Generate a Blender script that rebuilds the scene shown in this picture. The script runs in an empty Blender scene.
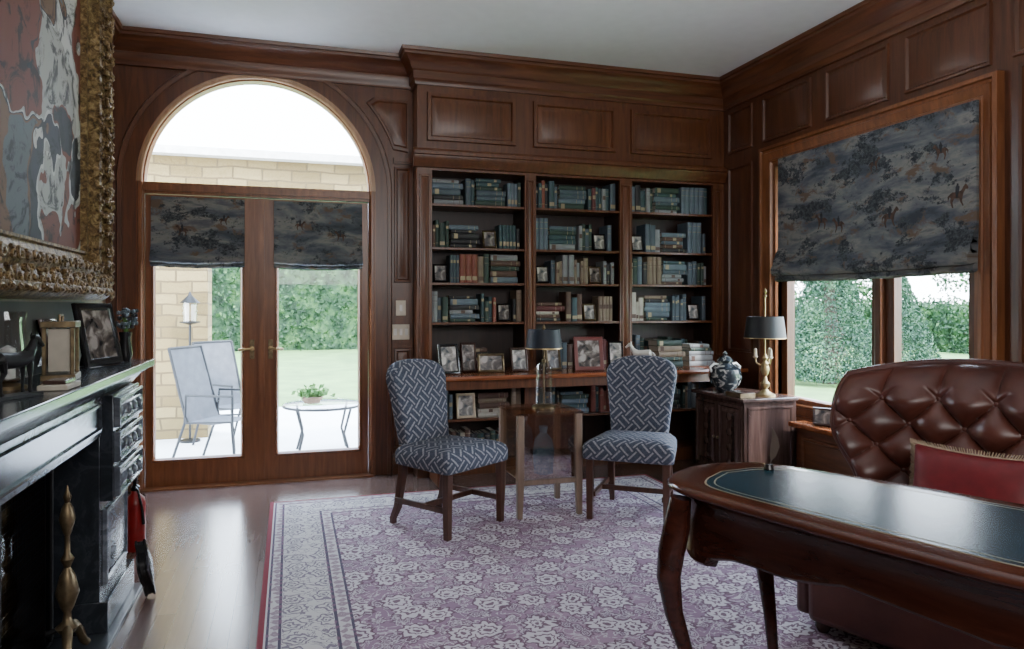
import bpy, bmesh, math, random
from mathutils import Vector, Matrix
from mathutils.geometry import tessellate_polygon
random.seed(7)
S=bpy.context.scene
COL=S.collection
pi=math.pi
# ---------------------------------------------------------------- builders
class MB:
    def __init__(s): s.v=[];s.f=[];s.mi=[];s.mats=[]
    def m(s,mat):
        if mat not in s.mats: s.mats.append(mat)
        return s.mats.index(mat)
    def add(s,vs,fs,mat,M=None):
        o=len(s.v); k=s.m(mat)
        for p in vs:
            p=Vector(p)
            if M is not None: p=M@p
            s.v.append(tuple(p))
        for f in fs: s.f.append([i+o for i in f]); s.mi.append(k)
        return s
    def box(s,x0,x1,y0,y1,z0,z1,mat,M=None):
        vs=[(x,y,z) for x in(x0,x1) for y in(y0,y1) for z in(z0,z1)]
        fs=[(0,1,3,2),(4,6,7,5),(0,4,5,1),(2,3,7,6),(0,2,6,4),(1,5,7,3)]
        return s.add(vs,fs,mat,M)
    def loft(s,rings,mat,closed=True,cap0=False,cap1=False,M=None):
        n=len(rings[0]); vs=[p for r in rings for p in r]; fs=[]
        for i in range(len(rings)-1):
            for j in range(n if closed else n-1):
                k=(j+1)%n
                fs.append((i*n+j,i*n+k,(i+1)*n+k,(i+1)*n+j))
        if cap0: fs.append(tuple(range(n)))
        if cap1: fs.append(tuple((len(rings)-1)*n+j for j in range(n)))
        return s.add(vs,fs,mat,M)
    def lathe(s,prof,mat,n=24,M=None):
        rings=[[(max(r,.0004)*math.cos(2*pi*j/n),max(r,.0004)*math.sin(2*pi*j/n),z) for j in range(n)] for r,z in prof]
        return s.loft(rings,mat,True,True,True,M)
    def tube(s,pts,rad,mat,n=10,closed=False,square=False,M=None):
        P=[Vector(p) for p in pts]; N=len(P)
        if not hasattr(rad,'__len__'): rad=[rad]*N
        rings=[]; up=None
        for i in range(N):
            if closed: t=P[(i+1)%N]-P[i-1]
            else: t=P[min(i+1,N-1)]-P[max(i-1,0)]
            t.normalize()
            if up is None:
                up=Vector((0,1,0)) if abs(t.z)>.5 else Vector((0,0,1))
            a=up-t*up.dot(t)
            if a.length<1e-4: a=Vector((1,0,0))-t*t.x
            a.normalize(); up=a; b=t.cross(a)
            off=pi/4 if square else 0
            rings.append([tuple(P[i]+a*rad[i]*math.cos(2*pi*j/n+off)+b*rad[i]*math.sin(2*pi*j/n+off)) for j in range(n)])
        if closed: rings.append(rings[0])
        return s.loft(rings,mat,True,not closed,not closed,M)
    def rect_rings(s,conv,u0,u1,v0,v1,prof,mat,cap=True):
        rings=[[conv(u0+i,v0+i,h),conv(u1-i,v0+i,h),conv(u1-i,v1-i,h),conv(u0+i,v1-i,h)] for i,h in prof]
        return s.loft(rings,mat,True,False,cap)
    def prof(s,conv,prof,a0,a1,mat,m0=0,m1=0):
        return s.loft([[conv(a0+m0*o,z,o) for o,z in prof],[conv(a1+m1*o,z,o) for o,z in prof]],mat,True,True,True)
    def sphere(s,c,r,mat,n=16,M=None,sc=(1,1,1)):
        k=n//2
        rings=[[(c[0]+sc[0]*max(r*math.sin(pi*i/k),1e-4)*math.cos(2*pi*j/n),c[1]+sc[1]*max(r*math.sin(pi*i/k),1e-4)*math.sin(2*pi*j/n),c[2]-sc[2]*r*math.cos(pi*i/k)) for j in range(n)] for i in range(k+1)]
        return s.loft(rings,mat,True,True,True,M)
    def slab(s,outline,conv,prof,mat,cap0=True,cap1=True):
        cx=sum(p[0] for p in outline)/len(outline); cy=sum(p[1] for p in outline)/len(outline)
        rings=[]
        for i,h in prof:
            r=[]
            for (x,y) in outline:
                dx,dy=x-cx,y-cy; L=math.hypot(dx,dy) or 1
                k=max(0,(L-i)/L); r.append(conv(cx+dx*k,cy+dy*k,h))
            rings.append(r)
        return s.loft(rings,mat,True,cap0,cap1)
    def poly(s,pts,conv,mat):
        tr=tessellate_polygon([[Vector((x,y,0)) for x,y in pts]])
        return s.add([conv(x,y) for x,y in pts],[tuple(t) for t in tr],mat)
    def obj(s,name,parent=None,loc=(0,0,0),rot=(0,0,0),smooth=40,bevel=0,weld=False,norm=True):
        me=bpy.data.meshes.new(name); me.from_pydata(s.v,[],s.f)
        for m in s.mats: me.materials.append(m)
        for p,k in zip(me.polygons,s.mi): p.material_index=k
        bm=bmesh.new(); bm.from_mesh(me)
        if weld: bmesh.ops.remove_doubles(bm,verts=bm.verts,dist=1e-4)
        if norm: bmesh.ops.recalc_face_normals(bm,faces=bm.faces)
        bm.to_mesh(me); bm.free()
        if smooth:
            for p in me.polygons: p.use_smooth=True
            me.set_sharp_from_angle(angle=math.radians(smooth))
        ob=bpy.data.objects.new(name,me); COL.objects.link(ob)
        ob.location=loc; ob.rotation_euler=rot
        if parent: ob.parent=parent
        if bevel:
            b=ob.modifiers.new('b','BEVEL'); b.width=bevel; b.segments=2; b.limit_method='ANGLE'; b.angle_limit=math.radians(50)
        return ob
def thing(name,label,cat,loc=(0,0,0),rz=0,group=None):
    e=bpy.data.objects.new(name,None); e.empty_display_size=.05; COL.objects.link(e)
    e.location=loc; e.rotation_euler=(0,0,rz); e['label']=label; e['category']=cat
    if group: e['group']=group
    return e
def tag(ob,label,cat,group=None):
    ob['label']=label; ob['category']=cat
    if group: ob['group']=group
    return ob
def st(ob,label=None):
    ob['kind']='structure'
    if label: ob['label']=label
    return ob
# ---------------------------------------------------------------- materials
class NT:
    def __init__(s,name):
        s.mat=bpy.data.materials.new(name); s.mat.use_nodes=True; s.t=s.mat.node_tree; s.N=s.t.nodes; s.L=s.t.links
        s.b=s.N['Principled BSDF']; s.tc=s.N.new('ShaderNodeTexCoord'); s.co=s.tc.outputs['Object']
    def node(s,ty,**k):
        n=s.N.new(ty)
        for a,b in k.items(): setattr(n,a,b)
        return n
    def link(s,a,b): s.L.new(a,b)
    def put(s,sock,v):
        if hasattr(v,'links'): s.L.new(v,sock)
        else: sock.default_value=v
    def ma(s,op,a,b=None,c=None):
        n=s.N.new('ShaderNodeMath'); n.operation=op
        for i,v in enumerate((a,b,c)):
            if v is not None: s.put(n.inputs[i],v)
        return n.outputs[0]
    def vm(s,op,a,b=None):
        n=s.N.new('ShaderNodeVectorMath'); n.operation=op
        s.put(n.inputs[0],a)
        if b is not None: s.put(n.inputs[1],b)
        return n.outputs[0]
    def scale(s,v,sc,rot=(0,0,0)):
        n=s.N.new('ShaderNodeMapping'); s.L.new(v,n.inputs[0]); n.inputs['Scale'].default_value=sc; n.inputs['Rotation'].default_value=rot; return n.outputs[0]
    def noise(s,v,scale,detail=4,rough=.5,dist=0):
        n=s.N.new('ShaderNodeTexNoise'); s.L.new(v,n.inputs['Vector']); n.inputs['Scale'].default_value=scale; n.inputs['Detail'].default_value=detail
        n.inputs['Roughness'].default_value=rough; n.inputs['Distortion'].default_value=dist; return n.outputs['Fac']
    def ramp(s,f,stops,interp='LINEAR'):
        n=s.N.new('ShaderNodeValToRGB'); n.color_ramp.interpolation=interp; e=n.color_ramp.elements
        while len(e)<len(stops): e.new(.5)
        for i,(p,c) in enumerate(stops): e[i].position=p; e[i].color=(*c,1)
        s.L.new(f,n.inputs[0]); return n.outputs[0]
    def mix(s,f,a,b):
        n=s.N.new('ShaderNodeMix'); n.data_type='RGBA'
        s.put(n.inputs[0],f)
        for i,v in ((6,a),(7,b)):
            if hasattr(v,'links'): s.L.new(v,n.inputs[i])
            else: n.inputs[i].default_value=(*v,1)
        return n.outputs[2]
    def sep(s,v):
        n=s.N.new('ShaderNodeSeparateXYZ'); s.L.new(v,n.inputs[0]); return n.outputs
    def comb(s,x,y,z=0):
        n=s.N.new('ShaderNodeCombineXYZ')
        for i,v in enumerate((x,y,z)): s.put(n.inputs[i],v)
        return n.outputs[0]
    def col(s,c): s.L.new(c,s.b.inputs['Base Color'])
    def bump(s,h,str=.2,dist=.01):
        n=s.N.new('ShaderNodeBump'); n.inputs['Strength'].default_value=str; n.inputs['Distance'].default_value=dist
        s.L.new(h,n.inputs['Height']); s.L.new(n.outputs[0],s.b.inputs['Normal'])
    def p(s,rough=.5,metal=0,**k):
        s.b.inputs['Roughness'].default_value=rough; s.b.inputs['Metallic'].default_value=metal
        for a,v in k.items(): s.b.inputs[a.replace('_',' ')].default_value=v
        return s.mat
def P(name,c,rough=.5,metal=0,var=.15,ns=12,bump=0,**k):
    n=NT(name); f=n.noise(n.co,ns,3)
    n.col(n.ramp(f,[(.3,tuple(x*(1-var) for x in c)),(.7,tuple(min(1,x*(1+var)) for x in c))]))
    if bump: n.bump(f,bump)
    return n.p(rough,metal,**k)
def wood(name,d,l,sc=(14,14,1.2),rough=.35,rot=(0,0,0)):
    n=NT(name); v=n.scale(n.co,sc,rot); f=n.noise(v,2.2,6,.6,.6)
    f2=n.noise(n.co,1.3,2)
    g=n.ma('ADD',n.ma('MULTIPLY',f,.8),n.ma('MULTIPLY',f2,.2))
    n.col(n.ramp(g,[(.3,d),(.5,tuple((a+b)/2 for a,b in zip(d,l))),(.68,l)]))
    n.bump(f,.05); return n.p(rough)
M={}
M['wall']=wood('mahogany_panelling',(.046,.0155,.0065),(.155,.053,.020),rough=.34)
M['wallh']=wood('mahogany_horizontal',(.050,.0165,.007),(.160,.055,.021),sc=(1.2,1.2,14),rough=.32)
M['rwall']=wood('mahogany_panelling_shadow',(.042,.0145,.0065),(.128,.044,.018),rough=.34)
M['casing']=wood('cherry_casing',(.115,.039,.014),(.26,.095,.035),rough=.32)
M['rim']=wood('pale_arch_rim',(.30,.16,.085),(.45,.27,.15),rough=.35)
M['case']=wood('bookcase_wood',(.055,.0185,.0075),(.160,.055,.021),rough=.34)
M['case_shaded']=wood('bookcase_wood_shaded',(.014,.006,.004),(.034,.013,.008),rough=.5)  # case wood darkened to paint in the shelf shadow inside the bays
M['counter']=wood('counter_wood',(.14,.038,.014),(.29,.088,.031),sc=(1.2,12,12),rough=.2)
M['darkwood']=wood('dark_walnut',(.032,.018,.015),(.095,.056,.046),rough=.22)
M['legwood']=wood('leg_walnut',(.045,.019,.012),(.10,.043,.024),rough=.3)
M['desk']=wood('desk_mahogany',(.020,.006,.004),(.060,.017,.010),sc=(2,12,12),rough=.18)
M['desktop']=wood('desk_top_mahogany',(.042,.012,.007),(.10,.031,.017),sc=(2,12,12),rough=.16)
M['tablewood']=wood('pale_oak_table',(.17,.12,.085),(.30,.215,.16),rough=.3)
M['black']=P('black_lacquer',(.012,.012,.013),.25)
M['iron']=P('wrought_iron',(.02,.02,.021),.45,.6)
M['brass']=P('aged_brass',(.17,.125,.07),.42,.75,var=.4,ns=30)
M['gold']=P('gilt',(.40,.29,.14),.38,.8)
M['white']=P('white_ceramic',(.75,.73,.68),.3)
M['pages']=P('book_pages',(.46,.42,.35),.8)
M['ceil']=P('ceiling_plaster',(.82,.83,.85),.85,var=.02)
M['plate']=P('switch_plate',(.62,.56,.44),.4)
M['navy']=P('navy_shade',(.012,.018,.03),.6)
M['blackshade']=P('black_shade',(.008,.009,.010),.5)
M['redp']=P('extinguisher_red',(.24,.010,.010),.3)
M['slate']=P('dark_hearth_slate',(.03,.034,.04),.3)
M['patio']=P('patio_stone',(.88,.88,.88),.8,var=.05,ns=3)
M['lawn']=P('lawn_grass',(.12,.23,.06),.9,var=.25,ns=2,bump=.3)
M['metalgrey']=P('dark_grey_metal',(.015,.017,.02),.6,.1)
M['cream']=P('cream_trim',(.6,.5,.36),.7)
M['terracotta']=P('planter',(.2,.13,.08),.7)
M['bark']=P('bark',(.07,.05,.04),.9,bump=.4)
M['blueglass']=P('blue_glass',(.12,.25,.40),.1,0,.1,IOR=1.45)
M['horsep']=P('print_brown',(.062,.034,.022),.9,var=.5,ns=35)
M['riderp']=P('print_dark_rider',(.020,.022,.026),.9,var=.5,ns=40)
M['overmantel']=P('grey_brown_overmantel',(.085,.078,.072),.75,var=.2,ns=3)
def foliage(name,a,b,c,ns=5):
    n=NT(name); f=n.noise(n.co,ns,7,.8); n.col(n.ramp(f,[(.36,a),(.5,b),(.64,c)])); return n.p(.8)
M['leaf']=foliage('hedge_leaves',(.004,.014,.006),(.016,.055,.019),(.06,.14,.038),2.2)
M['leaf2']=foliage('conifer_leaves',(.005,.018,.011),(.021,.065,.034),(.08,.16,.075),3)
M['plant']=foliage('plant_leaves',(.03,.10,.02),(.08,.2,.05),(.2,.35,.1),20)
def glassmat(name,tint=(1,1,1),gl=.06):
    m=bpy.data.materials.new(name); m.use_nodes=True; t=m.node_tree; t.nodes.clear()
    o=t.nodes.new('ShaderNodeOutputMaterial'); mx=t.nodes.new('ShaderNodeMixShader'); a=t.nodes.new('ShaderNodeBsdfTransparent'); g=t.nodes.new('ShaderNodeBsdfGlossy')
    nz=t.nodes.new('ShaderNodeTexNoise'); nz.inputs['Scale'].default_value=2
    mr=t.nodes.new('ShaderNodeMapRange'); mr.inputs['To Min'].default_value=gl*.8; mr.inputs['To Max'].default_value=gl*1.2
    t.links.new(nz.outputs['Fac'],mr.inputs['Value']); t.links.new(mr.outputs[0],mx.inputs[0])
    a.inputs[0].default_value=(*tint,1); g.inputs['Roughness'].default_value=.03
    t.links.new(a.outputs[0],mx.inputs[1]); t.links.new(g.outputs[0],mx.inputs[2]); t.links.new(mx.outputs[0],o.inputs[0]); return m
M['glass']=glassmat('window_glass',gl=.03); M['clear']=glassmat('clear_glass',(.93,.95,.96),.2)
M['tanglass']=glassmat('tan_acrylic',(.93,.87,.81),.28); M['screenglass']=glassmat('screen_glass',(.55,.6,.65),.10)
# floor
n=NT('oak_floor'); v=n.scale(n.co,(1,1,1),(0,0,pi/2)); br=n.node('ShaderNodeTexBrick'); n.link(v,br.inputs['Vector'])
br.inputs['Scale'].default_value=1; br.inputs['Brick Width'].default_value=1.1; br.inputs['Row Height'].default_value=.075; br.inputs['Mortar Size'].default_value=.0012
br.inputs['Color1'].default_value=(.105,.064,.052,1); br.inputs['Color2'].default_value=(.155,.098,.080,1); br.inputs['Mortar'].default_value=(.045,.025,.02,1)
g=n.noise(n.scale(n.co,(20,1.2,1)),3,5,.6,.4); n.col(n.mix(n.ma('MULTIPLY',g,.55),br.outputs['Color'],(.07,.042,.035))); M['floor']=n.p(.2)
# marble
n=NT('black_marble'); f=n.noise(n.co,5,8,.65,1.2); n.col(n.ramp(f,[(.3,(.014,.017,.021)),(.49,(.022,.026,.033)),(.53,(.035,.041,.05)),(.57,(.026,.031,.038)),(.8,(.017,.020,.025))])); M['marble']=n.p(.2)
n=NT('grey_marble'); f=n.noise(n.scale(n.co,(1,1,2)),6,8,.7,1.0); n.col(n.ramp(f,[(.3,(.04,.047,.058)),(.5,(.075,.086,.105)),(.6,(.13,.145,.17)),(.75,(.065,.075,.09))])); M['gmarble']=n.p(.25)
# stone wall
n=NT('ashlar_stone'); xyz=n.sep(n.co)
wn_=n.node('ShaderNodeTexNoise'); n.link(n.co,wn_.inputs['Vector']); wn_.inputs['Scale'].default_value=3
v=n.vm('ADD',n.comb(n.ma('ADD',xyz[0],xyz[1]),xyz[2]),n.vm('MULTIPLY',wn_.outputs['Color'],(.06,.06,0))); br=n.node('ShaderNodeTexBrick'); n.link(v,br.inputs['Vector'])
br.inputs['Scale'].default_value=1; br.inputs['Brick Width'].default_value=.30; br.inputs['Row Height'].default_value=.12; br.inputs['Mortar Size'].default_value=.010
br.inputs['Color1'].default_value=(.14,.095,.030,1); br.inputs['Color2'].default_value=(.32,.24,.10,1); br.inputs['Mortar'].default_value=(.07,.048,.022,1)
g=n.noise(n.co,9,6,.75); n.col(n.mix(n.ma('MULTIPLY',g,.75),br.outputs['Color'],(.15,.105,.04))); n.bump(g,.8,.03); M['stone']=n.p(.9)
# toile shade fabric
def toile(name,ax,q):
    n=NT(name); xyz=n.sep(n.co); v=n.comb(xyz[ax],n.ma('MULTIPLY',xyz[2],3.0)); Q=lambda *c:tuple(t*q for t in c)
    f=n.noise(v,2.2,9,.62,.35)
    base=n.ramp(f,[(.34,Q(.036,.043,.055)),(.43,Q(.070,.080,.095)),(.50,Q(.125,.135,.14)),(.57,Q(.20,.195,.175)),(.62,Q(.11,.115,.12)),(.72,Q(.048,.056,.068))])
    v2=n.comb(n.ma('ADD',xyz[ax],7.3),n.ma('MULTIPLY',xyz[2],1.5))
    f2=n.noise(v2,6,6,.7,.4); mk=n.ramp(f2,[(.55,(0,0,0)),(.62,(1,1,1))])
    c=n.mix(mk,base,Q(.12,.082,.055))
    f3=n.noise(n.vm('ADD',v2,(3,5,0)),3.2,11,.80,.2); mk3=n.ramp(f3,[(.525,(0,0,0)),(.545,(1,1,1))])
    lf=n.ramp(n.noise(n.co,60,3,.7),[(.4,Q(.014,.018,.024)),(.65,Q(.07,.08,.085))])
    c=n.mix(mk3,c,lf)
    n.col(c); return n.p(.9)
M['toilex']=toile('toile_fabric_door',0,.95); M['toiley']=toile('toile_fabric_window',1,.92)
# interlaced lattice fabric
n=NT('woven_lattice_fabric'); xyz=n.sep(n.co); nn_=n.sep(n.tc.outputs['Normal']); k=1/.068
isz=n.ma('GREATER_THAN',n.ma('ABSOLUTE',nn_[2]),.62); isx=n.ma('MULTIPLY',n.ma('GREATER_THAN',n.ma('ABSOLUTE',nn_[0]),n.ma('ABSOLUTE',nn_[1])),n.ma('SUBTRACT',1,isz))
def lerp(f,a,b): return n.ma('ADD',n.ma('MULTIPLY',n.ma('SUBTRACT',1,f),a),n.ma('MULTIPLY',f,b))
A_=lerp(isx,xyz[0],xyz[1]); B_=lerp(isz,xyz[2],xyz[1])
u=n.ma('ADD',n.ma('MULTIPLY',n.ma('ADD',A_,B_),k*.7071),100); v=n.ma('ADD',n.ma('MULTIPLY',n.ma('SUBTRACT',A_,B_),k*.7071),100)
chk=n.ma('MODULO',n.ma('ADD',n.ma('FLOOR',u),n.ma('FLOOR',v)),2)
f1=n.ma('FRACT',u); f2=n.ma('FRACT',v); al=lerp(chk,f2,f1)
cen=n.ma('ABSOLUTE',n.ma('SUBTRACT',al,.5)); line=n.ma('MULTIPLY',n.ma('GREATER_THAN',cen,.20),n.ma('LESS_THAN',cen,.35))
nz=n.noise(n.co,90,3,.7); blue=n.ramp(nz,[(.3,(.026,.034,.058)),(.7,(.080,.095,.135))])
n.col(n.mix(n.ma('MULTIPLY',line,.85),blue,n.ramp(nz,[(.3,(.22,.22,.245)),(.7,(.40,.40,.425))]))); M['fab']=n.p(.9)
# leather
n=NT('oxblood_leather'); f=n.noise(n.co,5,4); n.col(n.ramp(f,[(.3,(.048,.014,.010)),(.7,(.11,.034,.023))])); n.bump(n.noise(n.co,180,2),.1,.002); M['leather']=n.p(.33)
M['inset']=P('teal_leather_inset',(.013,.044,.066),.25,var=.08,ns=3)
M['pillow']=P('red_silk',(.15,.008,.012),.5,ns=30)
def photo(name,a,b,c):
    n=NT(name); f=n.noise(n.co,16,3,.5,.6); n.col(n.ramp(f,[(.35,a),(.5,b),(.62,c)])); return n.p(.25)
M['photo1']=photo('photo_print_dark',(.01,.012,.015),(.10,.08,.07),(.35,.31,.28)); M['photo2']=photo('photo_print_light',(.06,.07,.08),(.24,.22,.20),(.6,.55,.5))
# painting
n=NT('abstract_canvas'); vo=n.node('ShaderNodeTexVoronoi'); vo.feature='SMOOTH_F1'; vo.inputs['Scale'].default_value=2.9; vo.inputs['Smoothness'].default_value=.3
dn=n.node('ShaderNodeTexNoise'); n.link(n.co,dn.inputs['Vector']); dn.inputs['Scale'].default_value=2.2; dn.inputs['Detail'].default_value=3
n.link(n.vm('ADD',n.vm('ADD',n.scale(n.co,(1,1.2,.55)),dn.outputs['Color']),(.4,.7,.2)),vo.inputs['Vector'])
c=n.ramp(n.sep(vo.outputs['Color'])[0],[(0,(.02,.02,.022)),(.20,(.15,.042,.024)),(.38,(.36,.35,.32)),(.50,(.52,.51,.48)),(.60,(.03,.032,.038)),(.72,(.15,.075,.035)),(.88,(.10,.11,.12))],'CONSTANT')
edge=n.ramp(n.noise(n.co,6,6,.7,1.5),[(.42,(.06,.06,.07)),(.49,(1,1,1))])
mm=n.node('ShaderNodeMix',data_type='RGBA',blend_type='MULTIPLY'); mm.inputs[0].default_value=.9; n.link(c,mm.inputs[6]); n.link(edge,mm.inputs[7]); n.col(mm.outputs[2]); M['paint']=n.p(.75)
# ornate gilt
n=NT('carved_gilt'); f=n.noise(n.co,45,5,.7,.8); n.col(n.ramp(f,[(.35,(.045,.024,.008)),(.5,(.19,.115,.045)),(.65,(.42,.29,.13))])); n.bump(f,1,.02); M['carved']=n.p(.45,.35)
# rug
RX0,RX1,RY0,RY1=-.12,2.55,.3,4.93
n=NT('persian_rug'); xyz=n.sep(n.co); x,y=xyz[0],xyz[1]
d=n.ma('MINIMUM',n.ma('MINIMUM',n.ma('SUBTRACT',x,RX0),n.ma('SUBTRACT',RX1,x)),n.ma('MINIMUM',n.ma('SUBTRACT',y,RY0),n.ma('SUBTRACT',RY1,y)))
CR=(.54,.51,.50); DK_=(.07,.055,.095); PL=(.125,.058,.095)
base=n.ramp(n.ma('MULTIPLY',d,2),[(0,(.20,.02,.035)),(.045,CR),(.062,DK_),(.080,(.52,.48,.49)),(.150,DK_),(.174,(.56,.53,.52)),(.585,DK_),(.611,(.52,.48,.49)),(.708,DK_),(.735,(.26,.165,.235))],'CONSTANT')
wob=n.node('ShaderNodeTexNoise'); n.link(n.co,wob.inputs['Vector']); wob.inputs['Scale'].default_value=11; wob.inputs['Detail'].default_value=3
wv=n.vm('MULTIPLY',n.vm('SUBTRACT',wob.outputs['Color'],(.5,.5,.5)),(.085,.085,0)); cw=n.vm('ADD',n.co,wv)
def flower(sc,pet,r0,rnd,off=(0,0,0),w=.035):
    v=n.vm('ADD',n.scale(cw,(sc,sc,0)),off); vo=n.node('ShaderNodeTexVoronoi',voronoi_dimensions='2D'); n.link(v,vo.inputs['Vector']); vo.inputs['Scale'].default_value=1; vo.inputs['Randomness'].default_value=rnd
    df=n.sep(n.vm('SUBTRACT',v,vo.outputs['Position'])); ang=n.ma('ARCTAN2',df[1],df[0]); r=vo.outputs['Distance']
    pr=n.ma('ADD',r0,n.ma('MULTIPLY',n.ma('COSINE',n.ma('MULTIPLY',ang,pet)),r0*.13))
    l1=n.ma('LESS_THAN',n.ma('ABSOLUTE',n.ma('SUBTRACT',r,pr)),w)
    l2=n.ma('LESS_THAN',n.ma('ABSOLUTE',n.ma('SUBTRACT',r,n.ma('MULTIPLY',pr,.5))),w*.8)
    core=n.ma('LESS_THAN',r,r0*.2); ins=n.ma('LESS_THAN',r,pr)
    return n.ma('MAXIMUM',n.ma('MAXIMUM',l1,l2),core),ins,vo
infield=n.ma('GREATER_THAN',d,.367)
l,ins,vo=flower(5.5,9,.36,.7,w=.034)
l2,ins2,_=flower(13,6,.35,.9,(3.3,1.7,0),.06)
vein=n.noise(n.co,10.5,4,.5,2.0); vl=n.ma('LESS_THAN',n.ma('ABSOLUTE',n.ma('SUBTRACT',vein,.5)),.021)
fcol=n.ramp(n.noise(n.co,1.3,2),[(.4,(.255,.155,.228)),(.6,(.32,.205,.275))])
fcol=n.mix(ins2,fcol,(.45,.375,.44)); fcol=n.mix(n.ma('MULTIPLY',l2,.8),fcol,PL)
fcol=n.mix(vl,fcol,(.50,.44,.48))
fcol=n.mix(ins,fcol,(.55,.495,.535)); fcol=n.mix(n.ma('MULTIPLY',l,.9),fcol,PL)
c=n.mix(infield,base,fcol)
mb=n.ma('MULTIPLY',n.ma('GREATER_THAN',d,.09),n.ma('LESS_THAN',d,.290))
l3,ins3,_=flower(7.5,6,.34,.3,(0,.5,0),.042)
v2=n.noise(n.co,14,3,.5,1.5); vl2=n.ma('LESS_THAN',n.ma('ABSOLUTE',n.ma('SUBTRACT',v2,.5)),.019)
c=n.mix(n.ma('MULTIPLY',mb,n.ma('MULTIPLY',n.ma('MAXIMUM',l3,n.ma('MULTIPLY',vl2,n.ma('SUBTRACT',1,ins3))),.85)),c,(.15,.11,.17))
sb=n.ma('SUBTRACT',1,n.ma('MAXIMUM',infield,mb)); l4,_,_=flower(19,4,.3,.1,(0,0,0),.09)
c=n.mix(n.ma('MULTIPLY',n.ma('MULTIPLY',n.ma('MULTIPLY',sb,l4),.7),n.ma('GREATER_THAN',d,.03)),c,(.20,.10,.16))
n.col(c); n.bump(n.noise(n.co,250,2),.3,.003); M['rug']=n.p(.95)
# ---------------------------------------------------------------- room shell
H=3.15; YB=5.55; YC=5.35; XR=3.5; XL=-1.2; XC=-.88
BW=lambda Y:(lambda u,v,h:(u,Y-h,v)); RW=lambda X:(lambda u,v,h:(X-h,u,v)); LW=lambda X:(lambda u,v,h:(X+h,u,v))
st(MB().box(XL-.15,XR+.15,-2.2,YB+.2,-.1,0,M['floor']).obj('floor'))
st(MB().box(XL-.15,XR+.15,-2.2,YB+.2,H,H+.1,M['ceil']).obj('ceiling'))
acx,azs,aR=-.198,2.13,.80
def tri(w):
    bm=bmesh.new(); bm.from_mesh(w.data); bmesh.ops.triangulate(bm,faces=[f for f in bm.faces if len(f.verts)>4]); bm.to_mesh(w.data); bm.free()
pts=[(XL-.15,0),(acx-aR,0),(acx-aR,azs)]+[(acx-aR*math.cos(pi*i/40),azs+aR*math.sin(pi*i/40)) for i in range(1,40)]+[(acx+aR,azs),(acx+aR,0),(.9,0),(.9,H),(XL-.15,H)]
mb=MB(); mb.loft([[(x,YB,z) for x,z in pts],[(x,YB+.2,z) for x,z in pts]],M['wall'],True,True,True)
mb.box(.9,XR+.15,5.70,5.75,0,H,M['wall']); w=st(mb.obj('wall_back',smooth=0)); tri(w)
WY0,WY1,WZ0,WZ1=3.0,4.64,.475,2.36
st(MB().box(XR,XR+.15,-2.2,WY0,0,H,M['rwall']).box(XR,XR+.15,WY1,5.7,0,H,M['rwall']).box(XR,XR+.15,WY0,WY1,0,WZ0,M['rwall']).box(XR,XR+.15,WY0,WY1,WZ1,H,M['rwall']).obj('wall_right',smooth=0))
st(MB().box(XL-.15,XL,-2.2,YB,0,H,M['wall']).obj('wall_left',smooth=0))
FY0,FY1,FZ=1.95,3.12,.78
st(MB().box(XL,XC,.9,FY0,0,H,M['wall']).box(XL,XC,FY1,4.0,0,H,M['wall']).box(XL,XC,FY0,FY1,FZ,H,M['wall']).box(XL,XL+.03,FY0,FY1,0,FZ,M['iron']).obj('wall_fireplace',smooth=0))
st(MB().box(XC,XC+.006,1.45,3.66,1.031,1.292,M['overmantel']).obj('trim_50',smooth=0))
st(MB().box(XL-.15,XR+.15,-2.35,-2.2,0,H,M['wall']).obj('wall_rear',smooth=0))
# crowns
CP0=[(0,-.30),(.018,-.30),(.022,-.265),(.034,-.25),(.036,-.18),(.05,-.165),(.062,-.12),(.09,-.075),(.11,-.06),(.112,-.035),(.125,-.03),(.13,0),(0,0)]
CP=[(o,H+z*.80) for o,z in CP0]; CPd=[(max(o,.026) if o>0 else 0,H+z*.76) for o,z in CP0]
ti=[0]
def trim(mb,smooth=40,name='trim'):
    ti[0]+=1; return st(mb.obj(f'trim_{ti[0]}',smooth=smooth))
trim(MB().prof(BW(YB),CPd,XL,.9,M['wallh']))
mb=MB().prof(BW(YC),CP,.9,XR,M['wallh'],m0=-1); mb.prof(lambda a,z,o:(.9-o,a,z),CP,YC,YB,M['wallh'],m0=-1); trim(mb)
trim(MB().prof(RW(XR),CP,-2.2,YC,M['wallh']))
trim(MB().prof(LW(XL),CP,-2.2,YB,M['wallh'])); trim(MB().prof(LW(XC),CP,.9,4.0,M['wallh']))
# arch casing
def arch_sweep(mb,prof,mat,zb=0,Y=YB):
    rings=[]
    for r,h in prof:
        ring=[(acx-r,Y-h,zb),(acx-r,Y-h,azs)]+[(acx-r*math.cos(pi*i/48),Y-h,azs+r*math.sin(pi*i/48)) for i in range(1,48)]+[(acx+r,Y-h,azs),(acx+r,Y-h,zb)]
        rings.append(ring)
    mb.loft(rings,mat,False)
RIMP=[(.775,-.03),(.775,.016),(.782,.022),(.80,.022),(.805,.012),(.815,.012)]
mb=MB(); arch_sweep(mb,RIMP,M['rim'],zb=2.135)
for sg in(-1,1): mb.prof(lambda a,z,o:(z,YB-o,a),[(-.03,acx+sg*.775),(.016,acx+sg*.775),(.022,acx+sg*.782),(.022,acx+sg*.80),(.012,acx+sg*.805),(.012,acx+sg*.815),(-.03,acx+sg*.815)],0,2.134,M['casing'])
arch_sweep(mb,[(.815,.012),(.90,.012),(.902,.020),(.93,.022),(.935,.01),(.94,0)],M['wall']); trim(mb)
mb=MB(); arch_sweep(mb,[(.80,-.0),(.777,-.0),(.765,-.01),(.765,-.11),(.80,-.11)],M['casing'])
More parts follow.
